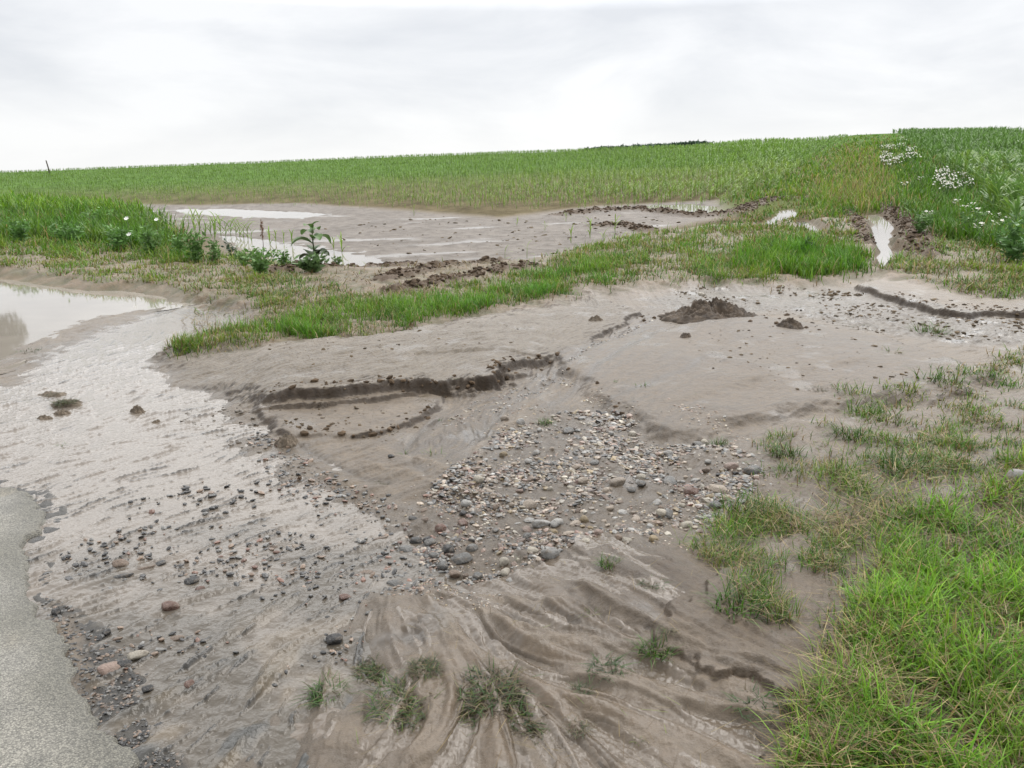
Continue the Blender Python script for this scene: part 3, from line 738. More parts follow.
stuff('grass', [grass_patch([(165, 356), (182, 342), (262, 328), (255, 310), (200, 300), (300, 280), (330, 300), (420, 300), (470, 292), (540, 268), (600, 250), (640, 262), (700, 285), (590, 294), (560, 305), (480, 323), (400, 339), (300, 351), (255, 357)],
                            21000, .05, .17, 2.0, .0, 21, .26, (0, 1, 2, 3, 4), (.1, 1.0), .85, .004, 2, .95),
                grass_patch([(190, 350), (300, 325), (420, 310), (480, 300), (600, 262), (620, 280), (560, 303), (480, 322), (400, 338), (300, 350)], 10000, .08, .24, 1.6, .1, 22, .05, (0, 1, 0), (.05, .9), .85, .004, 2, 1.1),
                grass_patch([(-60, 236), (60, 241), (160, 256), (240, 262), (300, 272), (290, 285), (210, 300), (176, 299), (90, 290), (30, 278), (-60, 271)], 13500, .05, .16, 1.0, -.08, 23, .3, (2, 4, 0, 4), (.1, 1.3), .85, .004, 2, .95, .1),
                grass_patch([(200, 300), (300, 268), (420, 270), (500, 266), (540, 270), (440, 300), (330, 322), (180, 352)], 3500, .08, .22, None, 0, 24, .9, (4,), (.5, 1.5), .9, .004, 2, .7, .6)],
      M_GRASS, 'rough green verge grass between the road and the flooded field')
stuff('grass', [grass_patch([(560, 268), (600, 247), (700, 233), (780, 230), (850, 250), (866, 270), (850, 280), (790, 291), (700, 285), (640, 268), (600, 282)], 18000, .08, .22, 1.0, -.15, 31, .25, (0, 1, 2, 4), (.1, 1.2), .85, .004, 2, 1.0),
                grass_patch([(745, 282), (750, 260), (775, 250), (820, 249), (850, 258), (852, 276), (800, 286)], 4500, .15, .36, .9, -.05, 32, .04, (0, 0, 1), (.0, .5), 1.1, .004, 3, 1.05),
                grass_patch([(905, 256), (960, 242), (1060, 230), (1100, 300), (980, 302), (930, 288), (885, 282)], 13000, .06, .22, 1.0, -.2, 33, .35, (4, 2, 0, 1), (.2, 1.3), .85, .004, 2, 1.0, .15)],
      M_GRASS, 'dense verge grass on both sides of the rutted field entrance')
stuff('grass', [grass_patch([(728, 216), (800, 204), (860, 214), (866, 250), (800, 246), (745, 240)], 4200, .06, .2, 1.2, .0, 45, .35, (0, 1, 3, 4), (.1, 1.1), 1.0, .004, 2, .9),
                grass_patch([(735, 208), (755, 190), (838, 142), (848, 136), (896, 134.5), (905, 180), (918, 205), (900, 214), (868, 212), (850, 214), (835, 225), (800, 200), (770, 200)], 11000, .15, .4, .5, -.2, 41, .12, (0, 1, 2, 4), (.05, .9), 1.05, .004, 2, 1.0),
                grass_patch([(884, 150), (888, 142), (914, 141), (985, 198), (1070, 240), (1070, 266), (980, 255), (930, 240), (908, 215)], 13000, .2, .55, .6, -.2, 42, .05, (0, 1, 3), (.05, .8), 1.05, .004, 2, .95),
                grass_patch([(820, 200), (850, 150), (880, 148), (890, 200), (865, 215)], 2500, .3, .6, None, 0, 43, .5, (4, 2), (.05, .6), .8, .003, 2, 1.0)],
      M_GRASS, 'tall seeding grass along the field track up the slope')
stuff('grass', [grass_patch([(-60, 202), (60, 206), (130, 214), (162, 234), (168, 256), (120, 250), (60, 244), (-60, 240)], 14000, .3, .65, .5, -.3, 51, .03, (0, 1, 3, 0), (.05, .8), 1.2, .004, 2, .9),
                grass_patch([(-60, 236), (40, 238), (120, 244), (180, 252), (250, 262), (180, 272), (90, 264), (0, 254), (-60, 252)], 5500, .1, .36, .9, .0, 53, .12, (0, 1, 2, 4), (.1, 1.1), .9, .004, 2, 1.0),
                grass_patch([(-60, 198), (100, 206), (140, 216), (-60, 216)], 5000, .4, .7, None, 0, 52, .02, (0, 2, 2), (.1, .9), 1.5, .004, 2, 1.05)],
      M_GRASS, 'tall dark green meadow growth beyond the still puddle')

stuff('straw_litter', [grass_patch([(330, 790), (380, 600), (600, 560), (560, 420), (700, 340), (1000, 360), (1060, 480), (820, 640), (790, 790)], 420, .03, .11, None, 0, 61, 1.0, (4,), (1.3, 1.5), .7, .0022, 2, .6, 1.0),
                       grass_patch([(250, 430), (330, 400), (480, 330), (620, 330), (560, 400), (430, 480)], 90, .03, .10, None, 0, 62, 1.0, (4,), (1.3, 1.5), .7, .002, 2, .6, 1.0)], M_GRASS, 'short bits of straw and stalk lying loose on the mud', 'straw')

# ------------------------------------------------------------------ maize
def maize(h, nl, seed, yellow=0.0, blue=0.0, wide=1.0, seg=4):
    r = np.random.default_rng(seed); Vs, Fs, Cs = [], [], []
    base = np.array([.128, .232, .042]) * (1 - yellow) + np.array([.22, .31, .045]) * yellow
    base = base * (1 - blue) + np.array([.055, .135, .050]) * blue
    o = 0
    hs = h * .62; ns = 3
    for k, t in enumerate((0, .5, 1)):
        rr_ = (.013 * (1 - .6 * t)) * (h / .9) ** .7
        for a in range(4):
            Vs.append((rr_ * math.cos(a * PI / 2), rr_ * math.sin(a * PI / 2), hs * t)); Cs.append(base * .9)
    for k in range(2):
        for a in range(4):
            Fs.append((k * 4 + a, k * 4 + (a + 1) % 4, k * 4 + 4 + (a + 1) % 4, k * 4 + 4 + a))
    o = 12; az0 = r.uniform(0, 2 * PI)
    for i in range(nl):
        t = i / max(nl - 1, 1)
        az = az0 + PI * i + r.normal(0, .35); z0 = hs * (.12 + .85 * t)
        ln = h * (.55 + .25 * math.sin(PI * (t * .8 + .2))) * r.uniform(.85, 1.15); el = math.radians(58 + 22 * t + r.normal(0, 6)); bend = r.uniform(1.2, 2.0) * (1.1 - .4 * t)
        w = .075 * h / .9 * wide * r.uniform(.8, 1.15); p = np.array([0, 0, z0]); c = base * r.uniform(.8, 1.2)
        d = np.array([math.cos(az), math.sin(az)]); s_ = np.array([-d[1], d[0]])
        for s in range(seg + 1):
            u = s / seg; ww = w * .5 * (.45 + 1.2 * u) * (1 - u) ** .6 if s < seg else .002
            ww = max(ww, .002)
            Vs += [(p[0] - s_[0] * ww, p[1] - s_[1] * ww, p[2]), (p[0] + s_[0] * ww, p[1] + s_[1] * ww, p[2] + ww * .3)]; Cs += [c * (.9 + .25 * u)] * 2
            st = ln / seg; p = p + np.array([d[0] * math.cos(el) * st, d[1] * math.cos(el) * st, math.sin(el) * st]); el -= bend / seg
        for s in range(seg):
            Fs.append((o + 2 * s, o + 2 * s + 1, o + 2 * s + 3, o + 2 * s + 2))
        o += 2 * seg + 2
    return np.array(Vs, np.float32), np.array(Fs, np.int32), np.array(Cs, np.float32)


def rows_in(x0, x1, y0, y1, ang, rs_, ps, seed):
    r = np.random.default_rng(seed); c, s = math.cos(ang), math.sin(ang)
    R = 260
    a = np.arange(-R, R, rs_); b = np.arange(-R, R, ps)
    A, B = np.meshgrid(a, b); A = A + r.normal(0, .03, A.shape); B = B + r.normal(0, .05, B.shape)
    xx = A * c - B * s; yy = A * s + B * c
    m = (xx > x0) & (xx < x1) & (yy > y0) & (yy < y1)
    return np.column_stack([xx[m], yy[m]])


def plants_stuff(P, variants, sc, extra=None):
    parts = []; k = RNG.integers(0, len(variants), len(P)); rz = RNG.uniform(0, 2 * PI, len(P))
    for vi, (v, f, c) in enumerate(variants):
        m = k == vi; n = int(m.sum())
        if not n: continue
        cs, sn = np.cos(rz[m])[:, None], np.sin(rz[m])[:, None]; s = sc[m][:, None]
        xx = (v[None, :, 0] * cs - v[None, :, 1] * sn) * s + P[m, 0][:, None]; yy = (v[None, :, 0] * sn + v[None, :, 1] * cs) * s + P[m, 1][:, None]; zz = v[None, :, 2] * s + P[m, 2][:, None]
        VV = np.stack([xx, yy, zz], -1).reshape(-1, 3); FF = (np.arange(n)[:, None, None] * len(v) + f[None]).reshape(-1, 4)
        CC = (c[None] * RNG.uniform(.8, 1.2, n)[:, None, None]).reshape(-1, 3)
        parts.append((VV, FF, CC))
    return parts


TRACK_ANG = -math.atan2(*(U(862, 150)[0])) if True else 0   # rows run beside the track
cand = rows_in(-135, 75, 18, 150, TRACK_ANG, .75, .24, 3)
cand = np.column_stack([cand, zbase(cand[:, 0], cand[:, 1])])
cpx, cpy = proj(cand[:, 0], cand[:, 1], cand[:, 2]); cd = np.hypot(cand[:, 0], cand[:, 1])
ok = (cpx > -40) & (cpx < 1080) & (cpy > 120)
cand, cpx, cpy, cd = cand[ok], cpx[ok], cpy[ok], cd[ok]
ri = np.interp(cpy, [138, 146, 170, 200, 225], [848, 846, 800, 748, 728])       # edge of the grass track on the field's side
bot = np.interp(cpx, [-50, 60, 130, 200, 300, 380, 430, 480, 560, 640, 730, 740], [202, 202, 203, 205, 206, 209, 213, 213, 211, 209, 206, 202])
jit = fbm(cand[:, 0] * .35, cand[:, 1] * .35, 3, 91) * 7
young = (cpx < ri) & (cpy < bot + jit)
dens = np.clip(.45 + (bot - cpy) / 14 + .5 * fbm(cand[:, 0] * .25, cand[:, 1] * .25, 3, 94), .3, 1)
young &= RNG.random(len(cd)) < dens
tall_edge = np.interp(cpy, [134, 140, 160, 200, 245], [896, 906, 935, 972, 1024])
tall = (cpx > tall_edge + fbm(cand[:, 0] * .3, cand[:, 1] * .3, 2, 93) * 10) & (cpy < 236)
keep = RNG.random(len(cd)) < np.clip((34 / cd) ** 1.25, 0, 1)
YV = [maize(.62, 6, 10 + i, .25 + .25 * (i % 3), 0, 1.0) for i in range(5)]
TV = [maize(1.25, 9, 30 + i, .35 * (i % 2), .28 - .2 * (i % 2), 1.15) for i in range(5)]
YVf = [maize(.62, 5, 50 + i, .14 + .2 * (i % 2), 0, 2.1, 2) for i in range(3)]
TVf = [maize(1.25, 6, 60 + i, .05, .3, 1.9, 2) for i in range(3)]


def hgt(P, lo=.75, hi=1.15, s=97):
    v = fbm(P[:, 0] * .12, P[:, 1] * .12, 2, s)
    return (RNG.uniform(lo, hi, len(P)) * (1 + .35 * v))


def grow_up(P):
    """plants by the drowned edge stay smaller"""
    x, y = proj(P[:, 0], P[:, 1], P[:, 2])
    k = np.interp(x, [0, 300, 520, 690, 770, 825, 900], [.40, .44, .60, .80, 1.15, .6, .5]); return k


MAIZE_THINGS = []
for nm, mask, VN, VFF, h_, lab in (('maize_crop', young, YV, YVf, None, 'young light green maize crop covering the slope'), ('maize_crop', tall, TV, TVf, None, 'tall dark green maize crop right of the track')):
    sel = np.where(mask & keep)[0]
    P = cand[sel].copy(); P[:, 2] = lookup(Z, P[:, 0], P[:, 1]); d = cd[sel]
    if VN is YV:
        sc = hgt(P) * grow_up(P) * np.clip(.62 + (bot[sel] - cpy[sel]) / 24, .55, 1)
    else:
        sc = hgt(P, .52, .74) * np.interp(cpx[sel], [895, 990], [.6, 1.0])
    if VN is YV:
        near_ = np.argsort(d)[:170]
    else:
        near_ = np.argsort(d)[:118]
    isn = np.zeros(len(P), bool); isn[near_] = True
    MAIZE_THINGS.append((P[isn], sc[isn]))
    f1 = (~isn) & (d < 55); f2 = (~isn) & (d >= 55)
    parts = plants_stuff(P[f1], VN, sc[f1]) + plants_stuff(P[f2], VFF, sc[f2] * (1 + .25 * np.clip((d[f2] - 55) / 60, 0, 1)))
    stuff(nm, parts, M_MAIZE, lab, 'maize')

# the nearest plants one by one
ymesh = [mesh('maize_plant', v, f, c) for v, f, c in YV]; tmesh = [mesh('maize_plant', v, f, c) for v, f, c in TV]
smesh = [mesh('maize_plant', *maize(.40, 5, 80 + i, .65, 0, .9)) for i in range(3)]


def maize_label_young(x, y):
    if x < 300: return 'short young maize plant at the thin field edge beyond the long puddle'
    if x < 430: return 'sparse young maize plant on bare silt beyond the flooded field'
    if x < 520: return 'young maize plant in the dense block ending above the flooded silt'
    if x < 620: return 'light green maize plant in the front rows above the brown clod ridge'
    if x < 680: return 'light green maize plant standing just behind the small corner puddle'
    return 'maize plant in the front rows beside the grassy track'


def maize_label_tall(x, y):
    if x < 960: return 'tall maize plant at the crop edge behind the white flowers'
    if x < 1000: return 'tall maize plant with arching leaves above the muddy right wheel rut'
    return 'tall dark maize plant at the outer edge of the crop right of the track'


for (P, sc), ms, lf_, grp in ((MAIZE_THINGS[0], ymesh, maize_label_young, 'young maize plants along the front of the field'), (MAIZE_THINGS[1], tmesh, maize_label_tall, 'tall maize plants along the right-hand crop edge')):
    px, py = proj(P[:, 0], P[:, 1], P[:, 2])
    for i in range(len(P)):
        o = obj('maize_plant', ms[i % len(ms)], M_MAIZE, None, P[i], RNG.uniform(0, 6.28), float(sc[i]))
        tag(o, lf_(px[i], py[i]), 'maize plant', grp)
seedl = [(571, 243, 1.0, 'maize seedling in the silt, first of the row by the verge grass'), (590, 238, 1.15, 'maize seedling with spread leaves beside the verge grass'), (603, 246, .95, 'yellow green maize seedling touching the verge grass'),
         (566, 222, .8, 'lone maize seedling below the brown clod ridge'), (517, 226, .6, 'tiny maize seedling alone in the flooded silt'), (505, 262, .75, 'thin maize seedling near the two brown soil ridges'),
         (527, 258, .8, 'maize seedling between soil ridge and verge on pale silt'), (414, 216, .9, 'small maize tuft at the left end of the dense block'), (615, 232, 1.0, 'maize seedling on the silt under the corner clods'),
         (545, 231, .6, 'faint maize seedling in the middle of the wet silt'), (620, 250, .9, 'grey green seedling leaning over the verge edge')]
for i, (x, y, s, lab) in enumerate(seedl):
    tag(obj('maize_seedling', smesh[i % 3], M_MAIZE, None, spot(x, y)[0], i * 1.3, s * 1.1), lab, 'seedling', 'maize seedlings in the flooded silt')
rowl = [(172, 232), (184, 236), (194, 231), (206, 238), (216, 233), (226, 239), (236, 235), (244, 240), (252, 243), (284, 244), (292, 247), (342, 254), (334, 252), (160, 236), (178, 244), (168, 228), (189, 229), (200, 233), (211, 235), (221, 236), (231, 237), (240, 238), (248, 240), (166, 240), (196, 240), (215, 241), (270, 246), (276, 243)]
for i, (x, y) in enumerate(rowl):
    tag(obj('maize_plant', ymesh[i % 5], M_MAIZE, None, spot(x, y)[0], i * 2.1, (.85 if x <= 250 else .55) + .14 * ((i * 7) % 3)),
        ['yellow green maize plant in the row between meadow and puddle', 'maize plant standing in the puddle beside the broad-leaved weed'][x > 275], 'maize plant', 'maize plants in the row by the meadow' if x <= 275 else 'maize plants in the puddle')

# distant dark strip on the skyline
def leafcloud(n, size, ls, seed, base=(.035, .065, .02)):
    r = np.random.default_rng(seed)
    p = r.normal(0, 1, (n, 3)); p /= np.linalg.norm(p, axis=1)[:, None]; p *= (r.random(n) ** .33)[:, None]
    lob = 1 + .35 * np.array([mnoise.noise(Vector(q) * 1.8 + Vector((seed, 0, 0))) for q in p]); p *= lob[:, None]
    p *= np.array(size)
    a = r.normal(0, 1, (n, 3)); a /= np.linalg.norm(a, axis=1)[:, None]; b = np.cross(a, r.normal(0, 1, (n, 3))); b /= np.linalg.norm(b, axis=1)[:, None]
    l = ls * r.uniform(.6, 1.4, n)[:, None]
    Vv = np.stack([p - a * l, p + b * l * .45, p + a * l, p - b * l * .45], 1).reshape(-1, 3)
    Ff = np.arange(4 * n).reshape(n, 4)
    c = np.repeat(np.array(base)[None] * r.uniform(.6, 1.6, n)[:, None], 4, 0)
    return Vv, Ff, c


parts = []; o_ = 0
hx = np.linspace(585, 704, 34)
hp = np.column_stack([(hx - CX) / F * 168 * CP, np.full(34, 168.0)])
for i, (x, y) in enumerate(hp):
    row = np.interp(hx[i], [585, 640, 704], [152.0, 149.5, 146.0]); zt = CAMH + (HY - row) / F * 168 + .5
    v, f, c = leafcloud(90, (1.3, 1.6, .8), .5, 400 + i, (.05, .085, .05)); parts.append((v + np.array([x, y, zt - 1.0]), f, c))
stuff('distant_hedge', parts, M_LEAF, 'dark hedge strip on the skyline at the top of the field', 'hedge')

# pole on the skyline
pp = spot(50, 175)[0]
def tube(pts, rad, n=7):
    pts = [Vector(p) for p in pts]; Vv, Ff = [], []
    for i, p in enumerate(pts):
        t = (pts[min(i + 1, len(pts) - 1)] - pts[max(i - 1, 0)]).normalized(); s = t.orthogonal().normalized(); u = t.cross(s)
        for k in range(n):
            a = 2 * PI * k / n; q = p + (s * math.cos(a) + u * math.sin(a)) * rad[i]; Vv.append(tuple(q))
    for i in range(len(pts) - 1):
        for k in range(n): Ff.append((i * n + k, i * n + (k + 1) % n, (i + 1) * n + (k + 1) % n, (i + 1) * n + k))
    e = len(Vv); Vv += [tuple(pts[0]), tuple(pts[-1])]
    for k in range(n): Ff.append((e, (k + 1) % n, k, e)); Ff.append((e + 1, (len(pts) - 1) * n + k, (len(pts) - 1) * n + (k + 1) % n, e + 1))
    return np.array(Vv), np.array(Ff)


def pymesh(name, v, f):
    me = bpy.data.meshes.new(name); fs = []
    for q in f:
        q = [int(a) for a in q]
        fs.append(q[:3] if q[0] == q[3] else q)
    me.from_pydata([tuple(map(float, a)) for a in v], [], fs); me.update(); me.shade_smooth(); return me


v, f = tube([(0, 0, -.4), (0, 0, .8), (-.05, 0, 1.6), (-.06, 0, 1.65)], [.08, .075, .065, .03], 8)
post = tag(obj('wooden_post', pymesh('wooden_post', v, f), M_WOOD, None, pp), 'lone dark wooden post on the skyline at the far end of the field', 'post'); post.rotation_euler = (0, -.12, 0)

# tree whose crown shows in the still puddle
tr_ = empty('roadside_tree', (-26.8, 40.0, float(zbase(np.array([-26.8]), np.array([40.0]))[0]) - 1.1))
tag(tr_, 'leafy roadside tree whose crown is mirrored in the still puddle', 'tree')
v, f = tube([(0, 0, -.3), (.1, 0, 2.0), (0, .1, 4.2), (.1, 0, 6.5)], [.26, .2, .15, .05], 9); obj('trunk', pymesh('trunk', v, f), M_BARK, tr_)
for k in range(5):
    a = k * 1.26; v, f = tube([(0, 0, 3.6 + .3 * k), (math.cos(a) * .9, math.sin(a) * .9, 4.8 + .3 * k), (math.cos(a) * 1.7, math.sin(a) * 1.7, 5.9 + .25 * k)], [.09, .06, .02], 6); obj('limb', pymesh('limb', v, f), M_BARK, tr_)
pts_ = []
for k in range(9):
    v, f, c = leafcloud(1500, (1.35, 1.35, 1.1), .13, 500 + k, (.04, .05, .02)); a = k * 2.4
    pts_.append((v + np.array([math.cos(a) * 1.25 * (k > 0), math.sin(a) * 1.25 * (k > 0), 5.6 + (k % 3) * .75]), f, c))
o0 = 0; VV, FF, CC = [], [], []
for v, f, c in pts_: VV.append(v); FF.append(f + o0); CC.append(c); o0 += len(v)
obj('crown', mesh('crown', np.vstack(VV), np.vstack(FF), np.vstack(CC), False), M_LEAF, tr_)

# ------------------------------------------------------------------ stones
def stone_mesh(name, seed, flat, el, ang, sub=3):
    bm = bmesh.new(); bmesh.ops.create_icosphere(bm, subdivisions=sub, radius=1.0)
    r = random.Random(seed); off = Vector((r.uniform(-9, 9), r.uniform(-9, 9), r.uniform(-9, 9)))
    planes = [(Vector((r.gauss(0, 1), r.gauss(0, 1), r.gauss(0, .7))).normalized(), r.uniform(.62, .88)) for _ in range(int(7 * ang))]
    for v in bm.verts:
        n = v.co.normalized(); k = 1 + .20 * mnoise.noise(n * 1.1 + off) + .07 * mnoise.noise(n * 2.7 + off) + .03 * mnoise.noise(n * 6 + off)
        p = n * k
        for pn, pd in planes:
            dd = p.dot(pn)
            if dd > pd: p -= pn * (dd - pd) * .88
        v.co = Vector((p.x * el, p.y, p.z * flat))
    me = bpy.data.meshes.new(name); bm.to_mesh(me); bm.free(); me.shade_smooth(); return me


SHAPES = [('rounded', .72, 1.1, 0.9), ('rounded', .8, 1.25, 0.8), ('flat', .42, 1.3, 1.2), ('flat', .5, 1.15, 1.5), ('angular', .7, 1.15, 2.6), ('angular', .62, 1.35, 2.4), ('long', .5, 1.9, 1.5), ('rounded', .62, 1.35, 1.0)]
SC = {'slate grey': (.135, .131, .122), 'pale grey': (.33, .32, .30), 'brown': (.17, .12, .085), 'ochre': (.27, .205, .115), 'pink': (.27, .19, .15), 'cream': (.40, .36, .29), 'black': (.035, .034, .033), 'rust red': (.145, .078, .055), 'buff': (.33, .27, .21)}
SMAT = {k: mat_stone('stone ' + k, tuple(.74 * q for q in c), .4, .30 if k in ('black', 'slate grey', 'rust red') else .48) for k, c in SC.items()}
SMESH = {}
def smesh_for(shape_i, colour):
    k = (shape_i, colour)
    if k not in SMESH:
        me = stone_mesh('stone', shape_i * 13 + 5, *SHAPES[shape_i][1:]); me.materials.append(SMAT[colour]); SMESH[k] = me
    return SMESH[k]


stones = []   # px, py, half width in px, colour, shape index
key = [(731, 467, 9, 'pink', 5), (752, 471, 8, 'slate grey', 4), (670, 483, 9, 'slate grey', 7), (691, 491, 8, 'rust red', 4), (716, 507, 8, 'slate grey', 4), (718, 490, 8, 'buff', 3), (618, 483, 8, 'buff', 7), (583, 482, 5.5, 'buff', 0),
       (657, 504, 5.5, 'pale grey', 4), (661, 514, 5.5, 'cream', 0), (687, 527, 6, 'cream', 1), (709, 498, 4.5, 'ochre', 0), (726, 498, 5.5, 'ochre', 3), (606, 492, 4.5, 'buff', 0), (529, 506, 8, 'buff', 7), (542, 525, 9, 'pale grey', 7), (557, 525, 7, 'pale grey', 4),
       (550, 555, 9, 'pale grey', 4), (463, 524, 6, 'rust red', 4), (460, 560, 10, 'slate grey', 3), (455, 577, 6, 'brown', 4), (478, 577, 6, 'slate grey', 4), (506, 573, 5, 'cream', 0), (568, 432, 7, 'slate grey', 5), (521, 422, 4.5, 'pale grey', 0),
       (668, 454, 5, 'pale grey', 4), (700, 445, 7, 'slate grey', 3), (635, 520, 5.5, 'buff', 3), (584, 521, 5, 'ochre', 0), (630, 490, 5, 'slate grey', 3), (594, 463, 6, 'slate grey', 2), (705, 436, 4, 'cream', 0), (1019, 479, 9, 'pale grey', 1), (668, 516, 6, 'slate grey', 0),
       (171, 611, 8, 'rust red', 4), (192, 584, 6.5, 'black', 4), (201, 593, 5, 'rust red', 0), (121, 579, 9, 'black', 6), (145, 570, 8, 'brown', 6), (106, 552, 6, 'black', 6), (121, 568, 7, 'brown', 4), (161, 567, 5, 'black', 4), (134, 606, 7, 'slate grey', 6), (137, 657, 9, 'cream', 2),
       (110, 671, 10, 'pink', 2), (125, 667, 6, 'black', 4), (190, 688, 5.5, 'rust red', 0), (145, 708, 8, 'slate grey', 6), (204, 661, 4, 'black', 0), (148, 691, 5, 'black', 4), (158, 729, 5, 'black', 4), (57, 614, 4, 'black', 0), (107, 634, 4, 'black', 0), (176, 640, 7, 'brown', 2),
       (295, 573, 8, 'brown', 6), (250, 551, 5, 'black', 6), (274, 550, 4, 'brown', 4), (297, 549, 6, 'buff', 2), (335, 643, 8, 'black', 4), (206, 513, 4, 'black', 4), (345, 600, 6, 'rust red', 4), (364, 575, 8, 'brown', 6), (408, 551, 9, 'slate grey', 2), (380, 540, 7, 'brown', 6),
       (395, 585, 8, 'slate grey', 2), (356, 578, 6, 'rust red', 2), (430, 545, 6, 'slate grey', 4), (440, 530, 6, 'rust red', 0), (428, 543, 5, 'black', 0), (505, 420, 4, 'buff', 0), (692, 311, 4, 'cream', 2), (720, 310, 3.4, 'cream', 2)]
key = key[:-2]
stones += key
random.seed(21)
GP = [(400, 522), (432, 492), (472, 464), (507, 428), (560, 412), (620, 416), (660, 440), (720, 450), (764, 470), (758, 490), (732, 516), (705, 534), (640, 544), (605, 541), (565, 558), (520, 580), (470, 588), (440, 578), (414, 558)]
def inside(pts, x, y):
    r = False; n = len(pts)
    for i in range(n):
        (ax, ay), (bx, by) = pts[i], pts[(i + 1) % n]
        if (ay > y) != (by > y) and x < (bx - ax) * (y - ay) / (by - ay) + ax: r = not r
    return r


def free(x, y, r): return all((x - a) ** 2 + ((y - b) * 1.6) ** 2 > (r + c) ** 2 * .8 for a, b, c, *_ in stones)


while len(stones) < 236:
    x, y = random.uniform(398, 768), random.uniform(408, 590)
    if not inside(GP, x, y): continue
    r = random.choice([2.6, 3, 3.2, 3.6, 4, 4.6, 5.4]) * (.62 + .55 * (y - 405) / 150)
    if not free(x, y, r): continue
    if x < 500 and y > 505: c = random.choice(['slate grey', 'brown', 'rust red', 'black', 'slate grey', 'pale grey', 'brown'])
    else: c = random.choice(['pale grey', 'slate grey', 'buff', 'buff', 'cream', 'pink', 'ochre', 'pale grey', 'slate grey', 'brown'])
    stones.append((x, y, r, c, random.randrange(8)))
FPX = [(60, 560), (120, 520), (200, 480), (270, 490), (330, 500), (390, 530), (420, 570), (390, 600), (340, 640), (300, 700), (240, 740), (170, 730), (110, 650), (70, 610)]
while len(stones) < 300:
    x, y = random.uniform(40, 430), random.uniform(400, 745)
    if not (inside(FPX, x, y) or (random.random() < .08 and y < 520 and x > 60)): continue
    r = random.choice([2.0, 2.4, 2.8, 3.4, 4.2])
    if not free(x, y, r): continue
    stones.append((x, y, r, random.choice(['black', 'black', 'slate grey', 'brown', 'rust red', 'brown', 'black']), random.choice([2, 3, 4, 5, 6, 6])))
MARKS = [(640, 592, 'the smooth brown mound'), (700, 440, 'the curved sand scarp'), (745, 505, 'the grass at the stony edge'), (485, 430, 'the rippled mud channel'), (560, 415, 'the head of the gravel fan'), (470, 585, 'the lower tip of the gravel fan'),
         (620, 460, 'the upper gravel'), (600, 520, 'the middle of the gravel fan'), (680, 530, 'the lower gravel rim'), (530, 480, 'the muddy left flank of the gravel'), (410, 520, 'the water margin of the gravel'), (540, 560, 'the wet foot of the gravel'),
         (690, 480, 'the coarse right-hand gravel'), (570, 450, 'the thin upper stones'), (640, 500, 'the coarsest gravel'), (500, 530, 'the dark wet gravel'), (60, 600, 'the broken asphalt edge'), (140, 690, 'the dark gravelly margin'), (140, 570, 'the dark stones in the water'), (200, 590, 'the red stone in the water'),
         (270, 550, 'the middle of the running water'), (330, 690, 'the small reed tuft in the water'), (370, 600, 'the ripple line below the gravel'), (220, 690, 'the fast rippled water'), (280, 440, 'the mud clod under the cut bank'), (320, 520, 'the upper running water'), (160, 480, 'the pale sheet of water'), (380, 550, 'the pebbly shallows'), (1019, 475, 'the muddy grass')]
seen = {}
gz = spot([s[0] for s in stones], [s[1] for s in stones])
proto_done = {}
order = []
for i, (x, y, r, c, si) in enumerate(stones):
    p = gz[i]; d = math.hypot(p[0], p[1], p[2] - CAMH)
    inw = lookup(S['film'], p[:1], p[1:2])[0] < 0
    rad = r / F * d / SHAPES[si][2] * (1.15 if inw else 1.2)
    sz = 'fist-sized' if rad > .05 else ('egg-sized' if rad > .03 else ('walnut-sized' if rad > .02 else 'small'))
    mk = min(MARKS, key=lambda m_: (m_[0] - x) ** 2 + ((m_[1] - y) * 1.5) ** 2)
    lab = f"{sz} {SHAPES[si][0]} {c} stone {'in the water by' if inw else 'by'} {mk[2]}"
    nb = sorted(stones, key=lambda s_: (s_[0] - x) ** 2 + (s_[1] - y) ** 2)
    j = 1
    while lab in seen and j < 5:
        s2 = nb[j]; side = 'left of' if x < s2[0] - 3 else ('right of' if x > s2[0] + 3 else ('behind' if y < s2[1] else 'before'))
        lab = f"{sz} {SHAPES[si][0]} {c} stone {side} {s2[3]} one by {mk[2]}"; j += 1
    seen[lab] = 1
    o = bpy.data.objects.new('stone', smesh_for(si, c)); COL.objects.link(o)
    o.location = (p[0], p[1], p[2] + rad * SHAPES[si][1] * (.22 if not inw else .62)); o.scale = (rad, rad * random.uniform(.85, 1.1), rad * random.uniform(.85, 1.15))
    base_rz = math.atan2(.3, .9) if inw else random.uniform(0, 6.28)
    o.rotation_euler = (random.uniform(-.25, .25), random.uniform(-.25, .25), base_rz + random.uniform(-.4, .4))
    tag(o, lab, 'stone', 'stones washed out over the mud and road')

# pebbles too many to count
bm = bmesh.new(); bmesh.ops.create_icosphere(bm, subdivisions=1, radius=1.0)
ICO = np.array([v.co[:] for v in bm.verts]); ICF = np.array([[v.index for v in f.verts] for f in bm.faces]); bm.free()


def pebbles(P, rad, cols_, flat=.6, sink=.0):
    n = len(P); r = RNG
    k = len(ICO); nrm = ICO[None] * (1 + .28 * r.normal(0, .5, (n, k, 1)))
    a = r.uniform(0, 2 * PI, n); el = r.uniform(1, 1.7, n)
    x = nrm[..., 0] * el[:, None]; y = nrm[..., 1]; z = nrm[..., 2] * flat
    tx = r.normal(0, .25, n)[:, None]; z = z + x * tx
    ca, sa = np.cos(a)[:, None], np.sin(a)[:, None]
    VV = np.stack([(x * ca - y * sa) * rad[:, None] + P[:, :1], (x * sa + y * ca) * rad[:, None] + P[:, 1:2], z * rad[:, None] + P[:, 2:3] + rad[:, None] * sink], -1).reshape(-1, 3)
    FF = (np.arange(n)[:, None, None] * k + ICF[None]).reshape(-1, 3)
    return VV, FF, np.repeat(cols_, k, 0)


